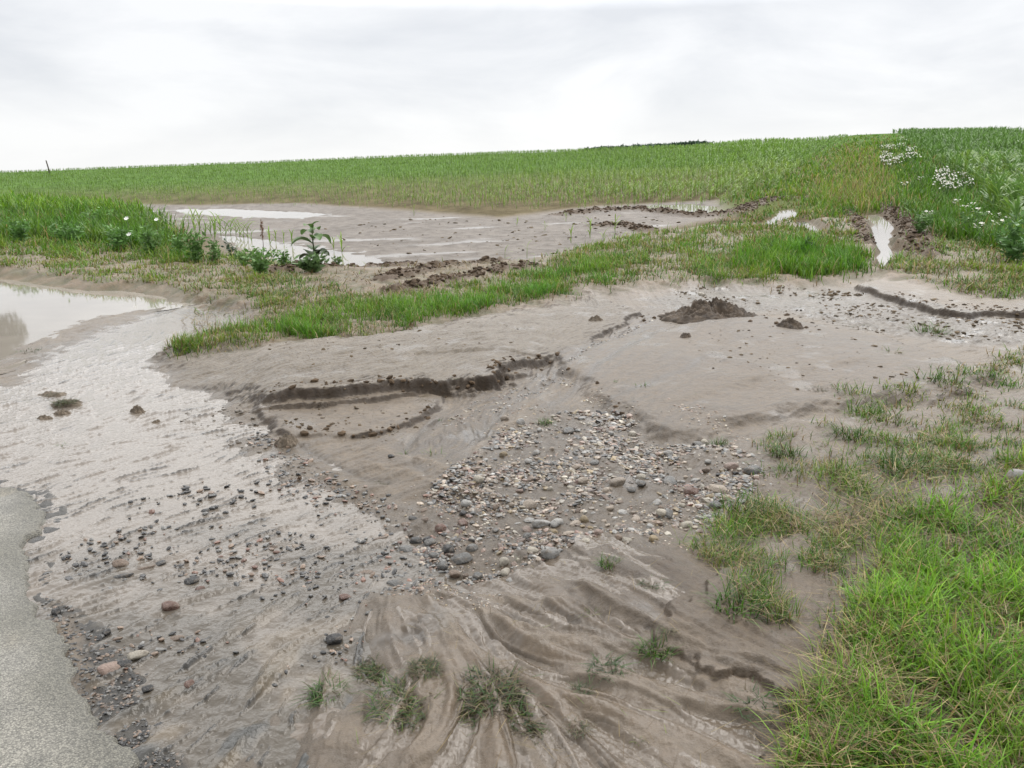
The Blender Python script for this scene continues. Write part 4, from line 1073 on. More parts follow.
def mat_pebble():
    m, nt, b = newmat('pebbles'); L = nt.links.new
    a = nd(nt, 'ShaderNodeVertexColor', layer_name='Col'); L(a.outputs['Color'], b.inputs['Base Color']); b.inputs['Roughness'].default_value = .42
    return m


M_PEB = mat_pebble()
M_CRUMB = mat_pebble(); M_CRUMB.name = 'soil crumbs'; M_CRUMB.node_tree.nodes['Principled BSDF'].inputs['Roughness'].default_value = .9; M_CRUMB.node_tree.nodes['Principled BSDF'].inputs['Specular IOR Level'].default_value = .15
PC = np.array([SC[k] for k in ('pale grey', 'slate grey', 'buff', 'pink', 'ochre', 'brown', 'cream', 'slate grey', 'buff', 'brown')])
PW = np.array([SC[k] for k in ('black', 'slate grey', 'brown', 'rust red', 'black', 'brown')])
Pg = scatter_px(GP, 6000, 2.2, .06, 71, .28)
wf = sm(0, -1.0, Pg[:, 0] - .1)
cw = .62 * RNG.uniform(.45, 1.55, (len(Pg), 1)) * np.where((RNG.random(len(Pg)) < .25 + wf * .6)[:, None], PW[RNG.integers(0, 6, len(Pg))] * 1.2, PC[RNG.integers(0, 10, len(Pg))] * .95) * RNG.uniform(.7, 1.25, (len(Pg), 1))
rg = 1.3 * np.hypot(Pg[:, 0], Pg[:, 1]) / F * (.8 + 2.1 * RNG.random(len(Pg)) ** 2.6)
fringe = [(380, 540), (420, 480), (480, 440), (500, 400), (560, 380), (640, 400), (720, 425), (780, 470), (770, 510), (720, 555), (640, 565), (560, 600), (480, 620), (400, 590)]
Pf = scatter_px(fringe, 2200, 1.8, .1, 73, .3); rf = np.hypot(Pf[:, 0], Pf[:, 1]) / F * RNG.uniform(.6, 1.5, len(Pf)); cf = PC[RNG.integers(0, 10, len(Pf))] * RNG.uniform(.6, 1.1, (len(Pf), 1))
band = [(600, 350), (660, 318), (620, 330), (560, 372), (480, 400), (440, 425), (460, 430), (540, 395)]
Pb = scatter_px(band, 260); rb = np.hypot(Pb[:, 0], Pb[:, 1]) / F * RNG.uniform(.7, 1.5, len(Pb)); cb = PC[RNG.integers(0, 10, len(Pb))] * RNG.uniform(.5, .9, (len(Pb), 1))
stuff('pebbles', [pebbles(Pg, rg, cw), pebbles(Pf, rf, cf), pebbles(Pb, rb, cb)], M_PEB, 'small mixed pebbles packed in the mud of the gravel fan', 'pebbles')
Pw_ = scatter_px([(60, 600), (60, 550), (120, 505), (200, 470), (260, 430), (300, 470), (400, 520), (440, 560), (390, 610), (320, 690), (230, 740), (170, 740), (110, 650)], 2600, 1.6, .05, 72, .3); Pw_ = Pw_[RNG.random(len(Pw_)) < .22 + .78 * sm(.5, 1.2, rs(LIC_F, Pw_[:, 0], Pw_[:, 1]))]
rw = np.hypot(Pw_[:, 0], Pw_[:, 1]) / F * (.7 + 2.6 * RNG.random(len(Pw_)) ** 2); Pw_[:, 2] = np.maximum(Pw_[:, 2], -.004) + rw * .30
Pm = scatter_px([(40, 600), (45, 560), (80, 620), (130, 660), (180, 740), (185, 775), (135, 775), (90, 720)], 900); Pe = scatter_px([(240, 420), (275, 440), (340, 480), (420, 515), (450, 560), (440, 600), (370, 600), (380, 560), (320, 510), (260, 470)], 900, 2.0, .0, 74, .3); re_ = np.hypot(Pe[:, 0], Pe[:, 1]) / F * (.7 + 2.2 * RNG.random(len(Pe)) ** 2.5); Pe[:, 2] = np.maximum(Pe[:, 2], -.010) + re_ * .15
rm = np.hypot(Pm[:, 0], Pm[:, 1]) / F * RNG.uniform(.8, 2.4, len(Pm))
Pu = scatter_px([(200, 395), (260, 420), (300, 460), (360, 490), (300, 490), (230, 450), (180, 420)], 160); ru = np.hypot(Pu[:, 0], Pu[:, 1]) / F * RNG.uniform(.8, 2.4, len(Pu)); Pu[:, 2] = np.maximum(Pu[:, 2], -.008)
stuff('pebbles', [pebbles(Pw_, rw, PW[np.array([0, 0, 1, 4, 4, 5, 2, 0, 4, 3])[RNG.integers(0, 10, len(Pw_))]] * RNG.uniform(.7, 1.2, (len(Pw_), 1)), .55), pebbles(Pm, rm, PW[np.array([0, 1, 4, 5])[RNG.integers(0, 4, len(Pm))]] * RNG.uniform(.4, 1.0, (len(Pm), 1))),
                  pebbles(Pe, re_, PW[np.array([0, 1, 1, 4, 5, 5, 2, 1, 4, 3])[RNG.integers(0, 10, len(Pe))]] * RNG.uniform(.6, 1.3, (len(Pe), 1))),
                  pebbles(Pu, ru, np.tile([.07, .055, .038], (len(Pu), 1)))], M_PEB, 'dark wet grit and pebbles along the road margin and in the shallows', 'pebbles')
# loose crumbs of soil and rotted litter on the silt
Ps = [scatter_px([(680, 335), (860, 330), (960, 360), (1000, 400), (860, 420), (760, 400), (700, 380)], 150), scatter_px([(640, 298), (700, 290), (860, 292), (1060, 322), (1060, 346), (900, 338), (780, 314)], 800, 1.2, .05, 5, .2),
      scatter_px([(250, 408), (430, 400), (440, 430), (380, 450), (280, 432)], 130), scatter_px([(420, 216), (720, 214), (600, 250), (440, 268), (300, 230)], 260), scatter_px([(240, 340), (480, 330), (560, 350), (300, 385)], 120)]
parts = []
for P in Ps:
    d = np.hypot(P[:, 0], P[:, 1]); parts.append(pebbles(P, d / F * (.5 + 2.0 * RNG.random(len(P)) ** 3), np.array([.08, .06, .038])[None] * RNG.uniform(.5, 1.8, (len(P), 1)), .5))
for P, h, w_ in RIDGES:
    seg = np.linalg.norm(np.diff(P, axis=0), axis=1); n = int(110 * seg.sum() * w_ / .35) + 50
    t = RNG.random(n) * seg.sum(); cs = np.concatenate([[0], np.cumsum(seg)]); xy = np.column_stack([np.interp(t, cs, P[:, 0]), np.interp(t, cs, P[:, 1])]) + RNG.normal(0, w_ * .55, (n, 2))
    ok_ = (lookup(rutp, xy[:, 0], xy[:, 1]) > .0) & (lookup(fieldp, xy[:, 0], xy[:, 1]) > .05); xy = xy[ok_]; P3 = np.column_stack([xy, lookup(Z, xy[:, 0], xy[:, 1])])
    parts.append(pebbles(P3, .012 + .04 * RNG.random(len(xy)) ** 2.4, np.array([.062, .043, .028])[None] * RNG.uniform(.5, 1.5, (len(xy), 1)), .75))
for pl, n_c, sp_ in (([(258, 404), (330, 402), (430, 395), (490, 388), (503, 374), (560, 359)], 170, .05), ([(270, 432), (375, 437), (412, 425), (438, 410)], 60, .04), ([(562, 372), (600, 395), (640, 425)], 14, .05), ([(880, 297), (940, 313), (985, 314), (1040, 319)], 120, .1)):
    P = poly(pl); seg = np.linalg.norm(np.diff(P, axis=0), axis=1); t = RNG.random(n_c) * seg.sum(); cs = np.concatenate([[0], np.cumsum(seg)])
    xy = np.column_stack([np.interp(t, cs, P[:, 0]), np.interp(t, cs, P[:, 1]) - .03]) + RNG.normal(0, sp_, (n_c, 2)); P3 = np.column_stack([xy, lookup(Z, xy[:, 0], xy[:, 1])])
    parts.append(pebbles(P3, .004 + .022 * RNG.random(n_c) ** 3, np.array([.080, .056, .036])[None] * RNG.uniform(.6, 1.6, (n_c, 1)), .8))
for hx_, hy_, n_c, sp_ in ((716, 318, 230, .42), (790, 326, 40, .16)):
    q0 = spot(hx_, hy_)[0]; xy = q0[None, :2] + RNG.normal(0, 1, (n_c, 2)) * np.array([sp_, sp_ * .5]); P3 = np.column_stack([xy, lookup(Z, xy[:, 0], xy[:, 1])])
    parts.append(pebbles(P3, .006 + .03 * RNG.random(n_c) ** 3, np.array([.06, .042, .027])[None] * RNG.uniform(.5, 1.5, (n_c, 1)), .75))
stuff('crumbled_soil', parts, M_CRUMB, 'dark crumbs of soil and plant litter strewn over the pale silt', 'soil')

# ------------------------------------------------------------------ heaps and clods of soil
def lump(name, seed, rx, ry, h, rough_=.5, sub=5):
    """a heap on the land: a mound with broken, lumpy upper side and ragged outline"""
    nr, na = (60, 150) if sub >= 5 else (22, 60)
    Vv, Ff = [], []; off = Vector((seed * 3.1, seed * 1.7, -seed))
    k = min(2.2, .16 / max(h, .02)) if h < .16 else 1.0
    for i in range(nr + 1):
        q = i / nr
        for j in range(na):
            a = 2 * PI * j / na; c, s_ = math.cos(a), math.sin(a)
            edge = 1 + .30 * mnoise.noise(Vector((c * 1.4, s_ * 1.4, 0)) + off) + .14 * mnoise.noise(Vector((c * 4, s_ * 4, 3)) + off) + .06 * mnoise.noise(Vector((c * 11, s_ * 11, 7)) + off)
            x, y = c * q * edge, s_ * q * edge
            p = Vector((x, y, 0)) + off
            big = .85 + .55 * mnoise.noise(p * 1.7) + .35 * mnoise.noise(p * 3.6)
            cell = mnoise.voronoi(Vector((x * 5, y * 5, seed)))[0]; c2 = mnoise.voronoi(Vector((x * 12, y * 12, seed + 4)))[0]
            z = (1 - q ** 1.8) ** .75 * (big + rough_ * (.30 * (.5 - cell[0]) + .16 * (.45 - c2[0]) + .10 * mnoise.noise(p * 14) + .07 * mnoise.noise(p * 28)))
            Vv.append((x * rx, y * ry, max(z, 0) * h - .012 - .02 * (q > .97)))
    for i in range(nr):
        for j in range(na): Ff.append((i * na + j, (i + 1) * na + j, (i + 1) * na + (j + 1) % na, i * na + (j + 1) % na))
    return mesh(name, Vv, Ff)


def m_at(px, py, wpx):
    p = spot(px, py)[0]; return p, wpx / F * math.hypot(p[0], p[1])


p, w = m_at(716, 322, 40); p[1] += .25
hp_ = tag(obj('soil_heap', lump('soil_heap', 6, w * 1.25, .50, .20, 2.2, 6), M_SOIL, None, (p[0], p[1], lookup(Z, p[:1], p[1:2])[0])), 'dark brown heap of dug soil on the pale silt below the verge', 'soil heap')
p, w = m_at(790, 327, 13)
tag(obj('soil_clod', lump('soil_clod', 8, w, .16, .10, 1.1, 5), M_SOIL, None, p), 'flat brown soil clod just right of the large soil heap', 'soil clod')
p, w = m_at(686, 337, 6)
tag(obj('soil_clod', lump('soil_clod', 12, w, .07, .07, .8, 4), M_SOIL, None, p), 'tiny brown soil clod in front of the large soil heap', 'soil clod')
p, w = m_at(287, 443, 11)
tag(obj('soil_clod', lump('soil_clod', 15, w, .07, .075, .5, 5), M_CLOD, None, p), 'rounded mud clod at the water edge below the cut bank', 'soil clod')
for x, y, w_, h_, lab in ((68, 407, 14, .035, 'olive muddy sod lying in the pale sheet of water'), (52, 397, 11, .03, 'thin muddy sod furthest back in the sheet of water'), (62, 416, 7, .035, 'small dark sod in front of the olive one'), (46, 420, 6, .03, 'brown sod nearest the road in the sheet of water'),
                          (138, 414, 6, .05, 'small grey clod with a twig in the sheet of water'), (157, 425, 5, .025, 'pinkish flat clod in the sheet of water'), (596, 320, 6, .06, 'small brown clod at the head of the rippled channel'), (900, 385, 3, .02, 'small crumb clod on the right-hand sand')):
    p, w = m_at(x, y, w_ * 1.3); h_ *= 1.7; p[2] = max(p[2], float(zbase(p[:1], p[1:2])[0]) - .004)
    tag(obj('soil_clod', lump('soil_clod', x, w, w * .7, h_ * .7, .5, 5), M_CLOD, None, p), lab, 'soil clod')
p, w = m_at(701, 307, 3.4)
st = bpy.data.objects.new('stone', smesh_for(2, 'cream')); COL.objects.link(st); st.location = (p[0] + .03, p[1] + .12, p[2] + .16); st.scale = (.05, .04, .05); st.rotation_euler = (.5, 0, .3)
tag(st, 'white flat stone stuck in the front of the soil heap', 'stone')

# ------------------------------------------------------------------ separate tufts in the mud
def tuft_mesh(seed, n, spread, h, pal, straw, lean=(.1, 1.2), tone=.8):
    global RNG
    keep_, RNG = RNG, np.random.default_rng(seed)
    a = RNG.uniform(0, 2 * PI, n); rr_ = spread * RNG.random(n) ** .7
    P = np.column_stack([rr_ * np.cos(a), rr_ * np.sin(a), np.full(n, -.006)])
    le = RNG.uniform(*lean, n); az = a + RNG.normal(0, 1.5, n)
    pi = np.array(pal)[RNG.integers(0, len(pal), n)]
    c = GREENS[pi] * RNG.uniform(.6, 1.3, n)[:, None]
    c = np.where((RNG.random(n) < straw)[:, None], STRAW[RNG.integers(0, 4, n)] * RNG.uniform(.5, 1.0, n)[:, None], c)
    v, f, cc = blades(P, h * RNG.uniform(.5, 1.25, n), .0042 * RNG.uniform(.7, 1.4, n) * (h / .1) ** .5, az, le, RNG.uniform(.3, 1.5, n), c * .6 * tone, c * 1.1 * tone, 3)
    RNG = keep_
    return mesh('grass_tuft', v, f, cc, False)


TK = {'green': [tuft_mesh(1, 130, .07, .09, (0, 1, 3), .15, (.2, 1.3), .75), tuft_mesh(2, 110, .08, .08, (0, 1, 4), .2, (.2, 1.4), .75)], 'olive': [tuft_mesh(3, 420, .10, .085, (3, 4, 3, 1), .62, (.6, 1.55), .5), tuft_mesh(4, 380, .12, .08, (3, 1, 4), .5, (.7, 1.55), .58)],
      'grey': [tuft_mesh(5, 80, .08, .09, (3, 3, 1), .15, (.4, 1.5), .5)], 'brown': [tuft_mesh(6, 110, .08, .07, (3,), .85, (.9, 1.5), .5)], 'sparse': [tuft_mesh(7, 16, .05, .07, (0, 4), .3, (.4, 1.3)), tuft_mesh(9, 12, .04, .06, (1, 3), .4, (.4, 1.4))], 'reed': [tuft_mesh(8, 170, .05, .08, (0, 3, 1), .15, (.5, 1.4), .62)]}
tufts = [(66, 408, 9, 'olive', 'olive grass tuft rooted on the larger muddy sod in the water'), (54, 399, 7, 'brown', 'brown grass tuft on the thin sod furthest back in the water'), (138, 412, 4, 'brown', 'tiny brown tuft on the small grey clod in the water'),
         (325, 696, 22, 'reed', 'dense round green tuft standing alone in the running water'), (377, 671, 20, 'olive', 'olive grass tuft at the top of the muddy outwash'), (402, 700, 30, 'olive', 'large olive grass sod left of the biggest one'), (424, 668, 16, 'olive', 'flattened olive tuft between two larger sods'),
         (415, 712, 22, 'olive', 'lower edge tuft of the left olive sod'), (490, 690, 36, 'olive', 'biggest muddy olive grass sod in the outwash'), (470, 706, 26, 'olive', 'dark left shoulder tuft of the biggest sod'), (515, 714, 34, 'olive', 'greener lower tuft of the biggest sod'), (548, 722, 22, 'brown', 'brown trailing tuft right of the biggest sod'),
         (580, 728, 18, 'brown', 'flat brown tuft trailing furthest right of the sod'), (530, 735, 16, 'olive', 'small tuft below the biggest sod'), (655, 645, 22, 'green', 'bright green tuft at the wavy mud bank'), (668, 628, 14, 'brown', 'dark twiggy tuft behind the bright bank tuft'), (605, 668, 24, 'grey', 'grey green silted tuft in the outwash channel'), (582, 690, 12, 'grey', 'faint silted tuft below the grey green one'),
         (735, 608, 30, 'green', 'drooping green tuft on the bank below the gravel'), (716, 600, 14, 'sparse', 'thin tuft beside the drooping bank tuft'), (752, 705, 28, 'grey', 'silted tuft on the lip of the lower bank'), (770, 620, 26, 'brown', 'brown straw tuft at the lower grass edge'), (608, 565, 13, 'green', 'small green tuft on top of the smooth brown mound'),
         (652, 584, 14, 'grey', 'faint green tuft on the flank of the smooth mound'), (590, 612, 10, 'sparse', 'thin sprig among the outwash ribs'), (725, 548, 30, 'green', 'green tuft at the lower right rim of the gravel'), (742, 512, 24, 'green', 'leafy tuft at the right edge of the coarse stones'), (760, 585, 18, 'green', 'small upright tuft above the brown straw tuft'),
         (785, 455, 18, 'green', 'tuft on the silt above the right gravel edge'), (790, 472, 16, 'green', 'dark tuft just below the one above the gravel edge'), (720, 445, 10, 'green', 'small dark weed by the curved sand scarp'), (818, 388, 13, 'brown', 'flat brown tuft alone on the sand lobe'), (850, 437, 20, 'green', 'green tuft in the middle of the right-hand silt'),
         (872, 415, 22, 'green', 'tuft on the silt between sand lobe and right grass'), (905, 470, 26, 'green', 'broad tuft before the muddy grass clumps'), (938, 380, 18, 'green', 'compact tuft left of the outer grass strip'), (832, 455, 16, 'sparse', 'sparse tuft on the silt under the sand lobe'), (880, 462, 18, 'green', 'tuft between two larger ones on the right silt'),
         (644, 386, 10, 'sparse', 'tiny tuft at the upper end of the sand lobe'), (620, 382, 10, 'sparse', 'second tiny tuft by the upper sand lobe'), (432, 455, 12, 'sparse', 'small sprig in the rippled mud channel'), (386, 483, 13, 'brown', 'brown tuft where mud channel meets water'), (405, 455, 10, 'sparse', 'pale sprig below the cut bank terrace'), (443, 420, 8, 'sparse', 'small green sprig at the terrace tip'),
         (30, 352, 10, 'grey', 'small grey tuft on the bar between puddle and running water'), (860, 325, 14, 'brown', 'litter tuft on the wet band below the slab'), (890, 352, 12, 'sparse', 'thin dark weed on the upper right silt'), (930, 332, 16, 'green', 'flat green tuft below the silt slab'), (62, 448, 6, 'sparse', 'tiny green sprig in the pale sheet of water'),
         (525, 560, 14, 'brown', 'mossy brown tuft among the dark wet stones'), (545, 424, 9, 'green', 'tiny tuft at the head of the gravel fan'), (900, 320, 12, 'brown', 'brown litter tuft just under the slab lip'), (640, 740, 10, 'sparse', 'thin sprig low in the muddy outwash'), (490, 440, 6, 'sparse', 'minute sprig at the left flank of the gravel')]
proto = {}
for i, (x, y, wpx, kind, lab) in enumerate(tufts):
    p = spot(x, y)[0]; d = math.hypot(p[0], p[1])
    if lookup(S['film'], p[:1], p[1:2])[0] < 0: p[2] = max(p[2], float(zbase(p[:1], p[1:2])[0]) + (.018 if ' on the ' in lab else -.006))
    me = TK[kind][i % len(TK[kind])]
    sc = wpx / F * d / {'green': .15, 'olive': .165, 'grey': .16, 'brown': .18, 'sparse': .12, 'reed': .12}[kind] * 1.9
    tag(obj('grass_tuft', me, M_GRASS, None, p, i * 1.7, (sc, sc, sc * {'olive': .62, 'grey': .5, 'brown': .6}.get(kind, .85))), lab, 'grass tuft', 'grass tufts standing in the mud')

# ------------------------------------------------------------------ weeds
def leaf_mesh(name, ln, w, droop, seed, base, wave=.12):
    r = random.Random(seed); nu, nv = 8, 4; Vv, Cc, Ff = [], [], []
    el = r.uniform(.5, .9); p = Vector((0, 0, 0)); st = ln / nu
    for i in range(nu + 1):
        u = i / nu; ww = w * (math.sin(PI * min(1, u * .92 + .06)) ** .75) * .5
        for j in range(nv + 1):
            s = j / nv * 2 - 1
            Vv.append((p.x, s * ww, p.z + abs(s) * ww * .35 + math.sin(u * 11 + j) * wave * ww * .4)); Cc.append([c * (1.0 + .25 * (1 - abs(s))) for c in base])
        p = p + Vector((math.cos(el) * st, 0, math.sin(el) * st)); el -= droop / nu
    for i in range(nu):
        for j in range(nv): a = i * (nv + 1) + j; Ff.append((a, a + 1, a + nv + 2, a + nv + 1))
    return mesh(name, Vv, Ff, np.array(Cc))


def coloured(me, c):
    a = me.color_attributes.new('Col', 'FLOAT_COLOR', 'POINT'); n = len(me.vertices); a.data.foreach_set('color', np.tile([*c, 1], n).astype(np.float32)); return me


p = spot(314, 268)[0]
bw = tag(empty('broadleaf_weed', p, .4, .86), 'broad-leaved weed with drooping dark leaves before the bright puddle', 'weed')
v, f = tube([(0, 0, -.03), (.02, .01, .3), (.0, .0, .6), (.03, 0, .85)], [.02, .018, .013, .006]); obj('stem', coloured(pymesh('stem', v, f), (.09, .12, .04)), M_LEAF, bw)
for k, (z_, a, l, w_, dr_) in enumerate([(.10, .3, .34, .26, 1.6), (.12, 2.6, .30, .24, 1.5), (.16, 4.4, .34, .26, 1.7), (.22, 5.6, .30, .22, 1.6), (.30, 1.4, .30, .22, 1.4), (.42, 3.0, .46, .26, 1.9), (.5, .2, .42, .24, 2.3), (.55, 5.0, .30, .18, 1.6), (.66, 2.2, .30, .17, 1.6), (.72, .9, .26, .15, 1.5), (.78, 3.9, .24, .13, 1.2), (.84, 5.6, .17, .08, .6)]):
    lo = obj('leaf', leaf_mesh('leaf', l * 1.25, w_ * 1.6, dr_, k, (.06, .085, .04) if z_ < .3 else (.085, .15, .045)), M_LEAF, bw, (.01, 0, z_), a)


def bushy(name, seed, n, rad, h, ls, base, stems=7):
    r = np.random.default_rng(seed); Vs, Fs, Cs = [], [], []; o = 0
    for s in range(stems):
        a = r.uniform(0, 2 * PI); lean = r.uniform(0, rad); top = np.array([math.cos(a) * lean, math.sin(a) * lean, h * r.uniform(.6, 1.0)])
        v, f = tube([(0, 0, -.03), tuple(top * .5 + [0, 0, h * .06]), tuple(top)], [.007, .005, .002], 4)
        Vs.append(v); Fs.append(f + o); Cs.append(np.tile(np.array(base) * .8, (len(v), 1))); o += len(v)
        m_ = n // stems; t = r.uniform(.05, 1.0, m_); p = top[None] * t[:, None] + r.normal(0, .035, (m_, 3)) * (h / .4)
        d_ = r.normal(0, 1, (m_, 3)); d_[:, 2] = np.abs(d_[:, 2]) * .6; d_ /= np.linalg.norm(d_, axis=1)[:, None]; b_ = np.cross(d_, r.normal(0, 1, (m_, 3))); b_ /= np.linalg.norm(b_, axis=1)[:, None]
        l = ls * r.uniform(.6, 1.5, m_)[:, None]
        v = np.stack([p, p + d_ * l * .5 + b_ * l * .22, p + d_ * l, p + d_ * l * .5 - b_ * l * .22], 1).reshape(-1, 3); v[:, 2] = np.maximum(v[:, 2], -.02)
        Vs.append(v); Fs.append(np.arange(4 * m_).reshape(m_, 4) + o); Cs.append(np.repeat(np.array(base)[None] * r.uniform(.65, 1.4, m_)[:, None], 4, 0)); o += len(v)
    me = bpy.data.meshes.new(name); vv = np.vstack(Vs); ff = np.vstack(Fs)
    fs = [[int(a) for a in (q[:3] if q[0] == q[3] else q)] for q in ff]
    me.from_pydata(vv.tolist(), [], fs); me.update(); a = me.color_attributes.new('Col', 'FLOAT_COLOR', 'POINT'); c4 = np.ones((len(vv), 4), np.float32); c4[:, :3] = np.vstack(Cs); a.data.foreach_set('color', c4.ravel())
    return me


for x, y, n, rad, h, ls, base, lab in ((261, 273, 420, .30, .42, .09, (.12, .23, .06), 'low leafy bush weed below the brown dock stalk'), (196, 262, 330, .26, .62, .10, (.12, .23, .06), 'upright blue green weed at the end of the meadow'), (150, 256, 420, .34, .60, .09, (.12, .23, .06), 'bushy weed under the lowest white flower'),
                                       (120, 250, 380, .4, .6, .1, (.11, .225, .055), 'rounded dark weed at the meadow foot'), (232, 258, 120, .2, .42, .07, (.06, .10, .06), 'thin grey green weed between two leafy bushes'), (70, 245, 420, .5, .55, .11, (.11, .225, .055), 'wide dark weed beside the brown grass of the verge'), (20, 243, 420, .5, .55, .11, (.11, .225, .055), 'dark weed at the outer end of the meadow'),
                                       (100, 228, 380, .5, .6, .11, (.12, .24, .055), 'light leafy weed in the middle of the meadow'), (808, 256, 200, .2, .35, .06, (.06, .12, .03), 'tall leafy weed in the clump by the ruts'), (1012, 262, 420, .4, .7, .11, (.09, .19, .05), 'tall leafy weed at the outer end of the flower strip'), (968, 236, 300, .35, .5, .09, (.10, .19, .05), 'leafy weed below the tall maize edge'),
                                       (311, 271, 260, .26, .30, .12, (.10, .17, .06), 'low ragged weed at the foot of the broad-leaved weed'), (284, 268, 150, .2, .34, .07, (.12, .22, .06), 'small weed between dock stalk and broad-leaved weed'), (215, 262, 220, .28, .45, .08, (.11, .20, .06), 'ragged weed beside the upright blue green one'), (180, 258, 240, .3, .55, .09, (.11, .22, .055), 'bent weed at the meadow edge before the maize row'),
                                       (245, 266, 160, .26, .32, .08, (.12, .21, .06), 'flattened weed left of the low leafy bush'), (338, 268, 110, .2, .22, .07, (.12, .2, .06), 'small low weed at the right end of the bright puddle'), (920, 232, 200, .25, .4, .08, (.10, .19, .05), 'small leafy weed on the ridge by the right rut')):
    tag(obj('leafy_weed', bushy('leafy_weed', x, n, rad, h, ls, base), M_LEAF, None, spot(x, y)[0]), lab, 'weed', 'leafy weeds along the verge')
# brown dock stalk
p = spot(264, 262)[0]
dk = tag(empty('dock_plant', p), 'tall brown dock stalk rising from the low leafy bush', 'weed')
v, f = tube([(0, 0, 0), (.01, 0, .4), (-.01, 0, .9)], [.009, .007, .004], 6); obj('stem', coloured(pymesh('stem', v, f), (.10, .06, .035)), M_LEAF, dk)
v, f, c = leafcloud(110, (.035, .035, .24), .02, 9, (.15, .08, .045)); obj('seed_head', mesh('seed_head', v + np.array([0, 0, .68]), f, c, False), M_LEAF, dk)
# white flowers
M_PETAL, nt, b = newmat('white petals'); b.inputs['Base Color'].default_value = (.82, .82, .78, 1); b.inputs['Roughness'].default_value = .6
M_EYE, nt, b = newmat('yellow flower eye'); b.inputs['Base Color'].default_value = (.6, .4, .04, 1)


def flower(rad, n=6, seed=0, tilt=.5):
    r = random.Random(seed); Vv, Ff = [(0, 0, 0)], []
    for k in range(n):
        a = 2 * PI * k / n; 
        for da, q, z_ in ((-.42, .6, .12), (-.3, 1.0, .3), (.3, 1.0, .3), (.42, .6, .12)):
            Vv.append((math.cos(a + da * 6 / n) * rad * q, math.sin(a + da * 6 / n) * rad * q, rad * z_ * r.uniform(.7, 1.3)))
        o = 1 + 4 * k; Ff += [(0, o, o + 3, 0), (o, o + 1, o + 2, o + 3)]
    v = np.array(Vv); ct, s_ = math.cos(tilt), math.sin(tilt)
    y = v[:, 1] * ct - v[:, 2] * s_; z_ = v[:, 1] * s_ + v[:, 2] * ct
    return np.column_stack([v[:, 0], y, z_]), Ff


for x, y, h, lab in ((132, 251, .62, 'white poppy flower lowest at the meadow foot'), (131, 250, 1.20, 'white poppy flower high above the lower one'), (160, 246, 1.1, 'white poppy flower nearest the field end of the meadow')):
    p = spot(x, y)[0]; p[2] -= .02
    fl = tag(empty('white_poppy', p), lab, 'flower', 'white poppies in the meadow')
    hh = h * .62
    v, f = tube([(0, 0, 0), (.01, .01, hh * .5), (0, -.06, hh)], [.007, .006, .004], 5); obj('stem', coloured(pymesh('stem', v, f), (.06, .11, .04)), M_LEAF, fl)
    v, f = flower(.055, 6, x, .8); obj('flower', pymesh('flower', v, f), M_PETAL, fl, (0, -.06, hh))


def chamomile(seed, n, rad, h):
    r = random.Random(seed); Vs, Fs, Ms = [], [], []; o = 0
    for k in range(n):
        a = r.uniform(0, 2 * PI); q = rad * math.sqrt(r.random()); x, y, z_ = math.cos(a) * q, math.sin(a) * q, h * r.uniform(.65, 1.1)
        v, f = tube([(x * .4, y * .4, -.02), (x * .8, y * .8, z_ * .6), (x, y, z_)], [.006, .005, .003], 3); Vs.append(v); Fs.append(f + o); Ms += [0] * len(f); o += len(v)
        v, f = flower(.038 * r.uniform(.7, 1.2), 7, k, r.uniform(.1, 1.2)); rz = r.uniform(-1.2, 1.2); cz, sz_ = math.cos(rz), math.sin(rz)
        v = np.column_stack([v[:, 0] * cz - v[:, 1] * sz_, v[:, 0] * sz_ + v[:, 1] * cz, v[:, 2]]) + np.array([x, y, z_]); Vs.append(v); Fs.append(np.array(f) + o); Ms += [1] * len(f); o += len(v)
        e = np.array([(-.01, -.01, .008), (.01, -.01, .008), (.01, .01, .012), (-.01, .01, .012)]) + np.array([x, y - .004, z_ + .006]); Vs.append(e); Fs.append(np.array([(0, 1, 2, 3)]) + o); Ms += [2]; o += 4
    me = bpy.data.meshes.new('flowering_weed'); vv = np.vstack(Vs); ff = np.vstack(Fs)
    me.from_pydata(vv.tolist(), [], [[int(a) for a in (q[:3] if q[0] == q[3] else q)] for q in ff]); me.update(); coloured(me, (.06, .12, .035))
    for m_ in (M_LEAF, M_PETAL, M_EYE): me.materials.append(m_)
    me.polygons.foreach_set('material_index', Ms); return me


CH = [chamomile(k, 22, .3, .6) for k in range(4)] + [chamomile(9, 9, .2, .4)]
spots = [(x, y, 'upper') for x, y in ((884, 158), (890, 155), (896, 152), (902, 156), (908, 160), (888, 165), (898, 164), (906, 167), (914, 166), (882, 168), (893, 172), (884, 174), (903, 148), (912, 155), (880, 163))] + \
        [(x, y, 'middle') for x, y in ((934, 183), (940, 181), (945, 185), (950, 189), (943, 192), (950, 195), (957, 190), (962, 196), (938, 187), (946, 199))] + \
        [(x, y, 'lower') for x, y in ((905, 192), (919, 186), (955, 212), (962, 219), (975, 222), (985, 226), (996, 228), (1006, 232), (1012, 208), (1020, 222), (1016, 214), (970, 216), (998, 236), (978, 240), (926, 226))]
spots = [(x + random.uniform(-7, 7), y + random.uniform(-4, 4), z_) if z_ != 'lower' else (x, y, z_) for x, y, z_ in spots]
cnt = {}
ORD = ['first', 'second', 'third', 'fourth', 'fifth', 'sixth', 'seventh', 'eighth', 'ninth', 'tenth', 'eleventh', 'twelfth', 'thirteenth', 'fourteenth', 'fifteenth']
spots.sort(key=lambda s: (s[2], s[0]))
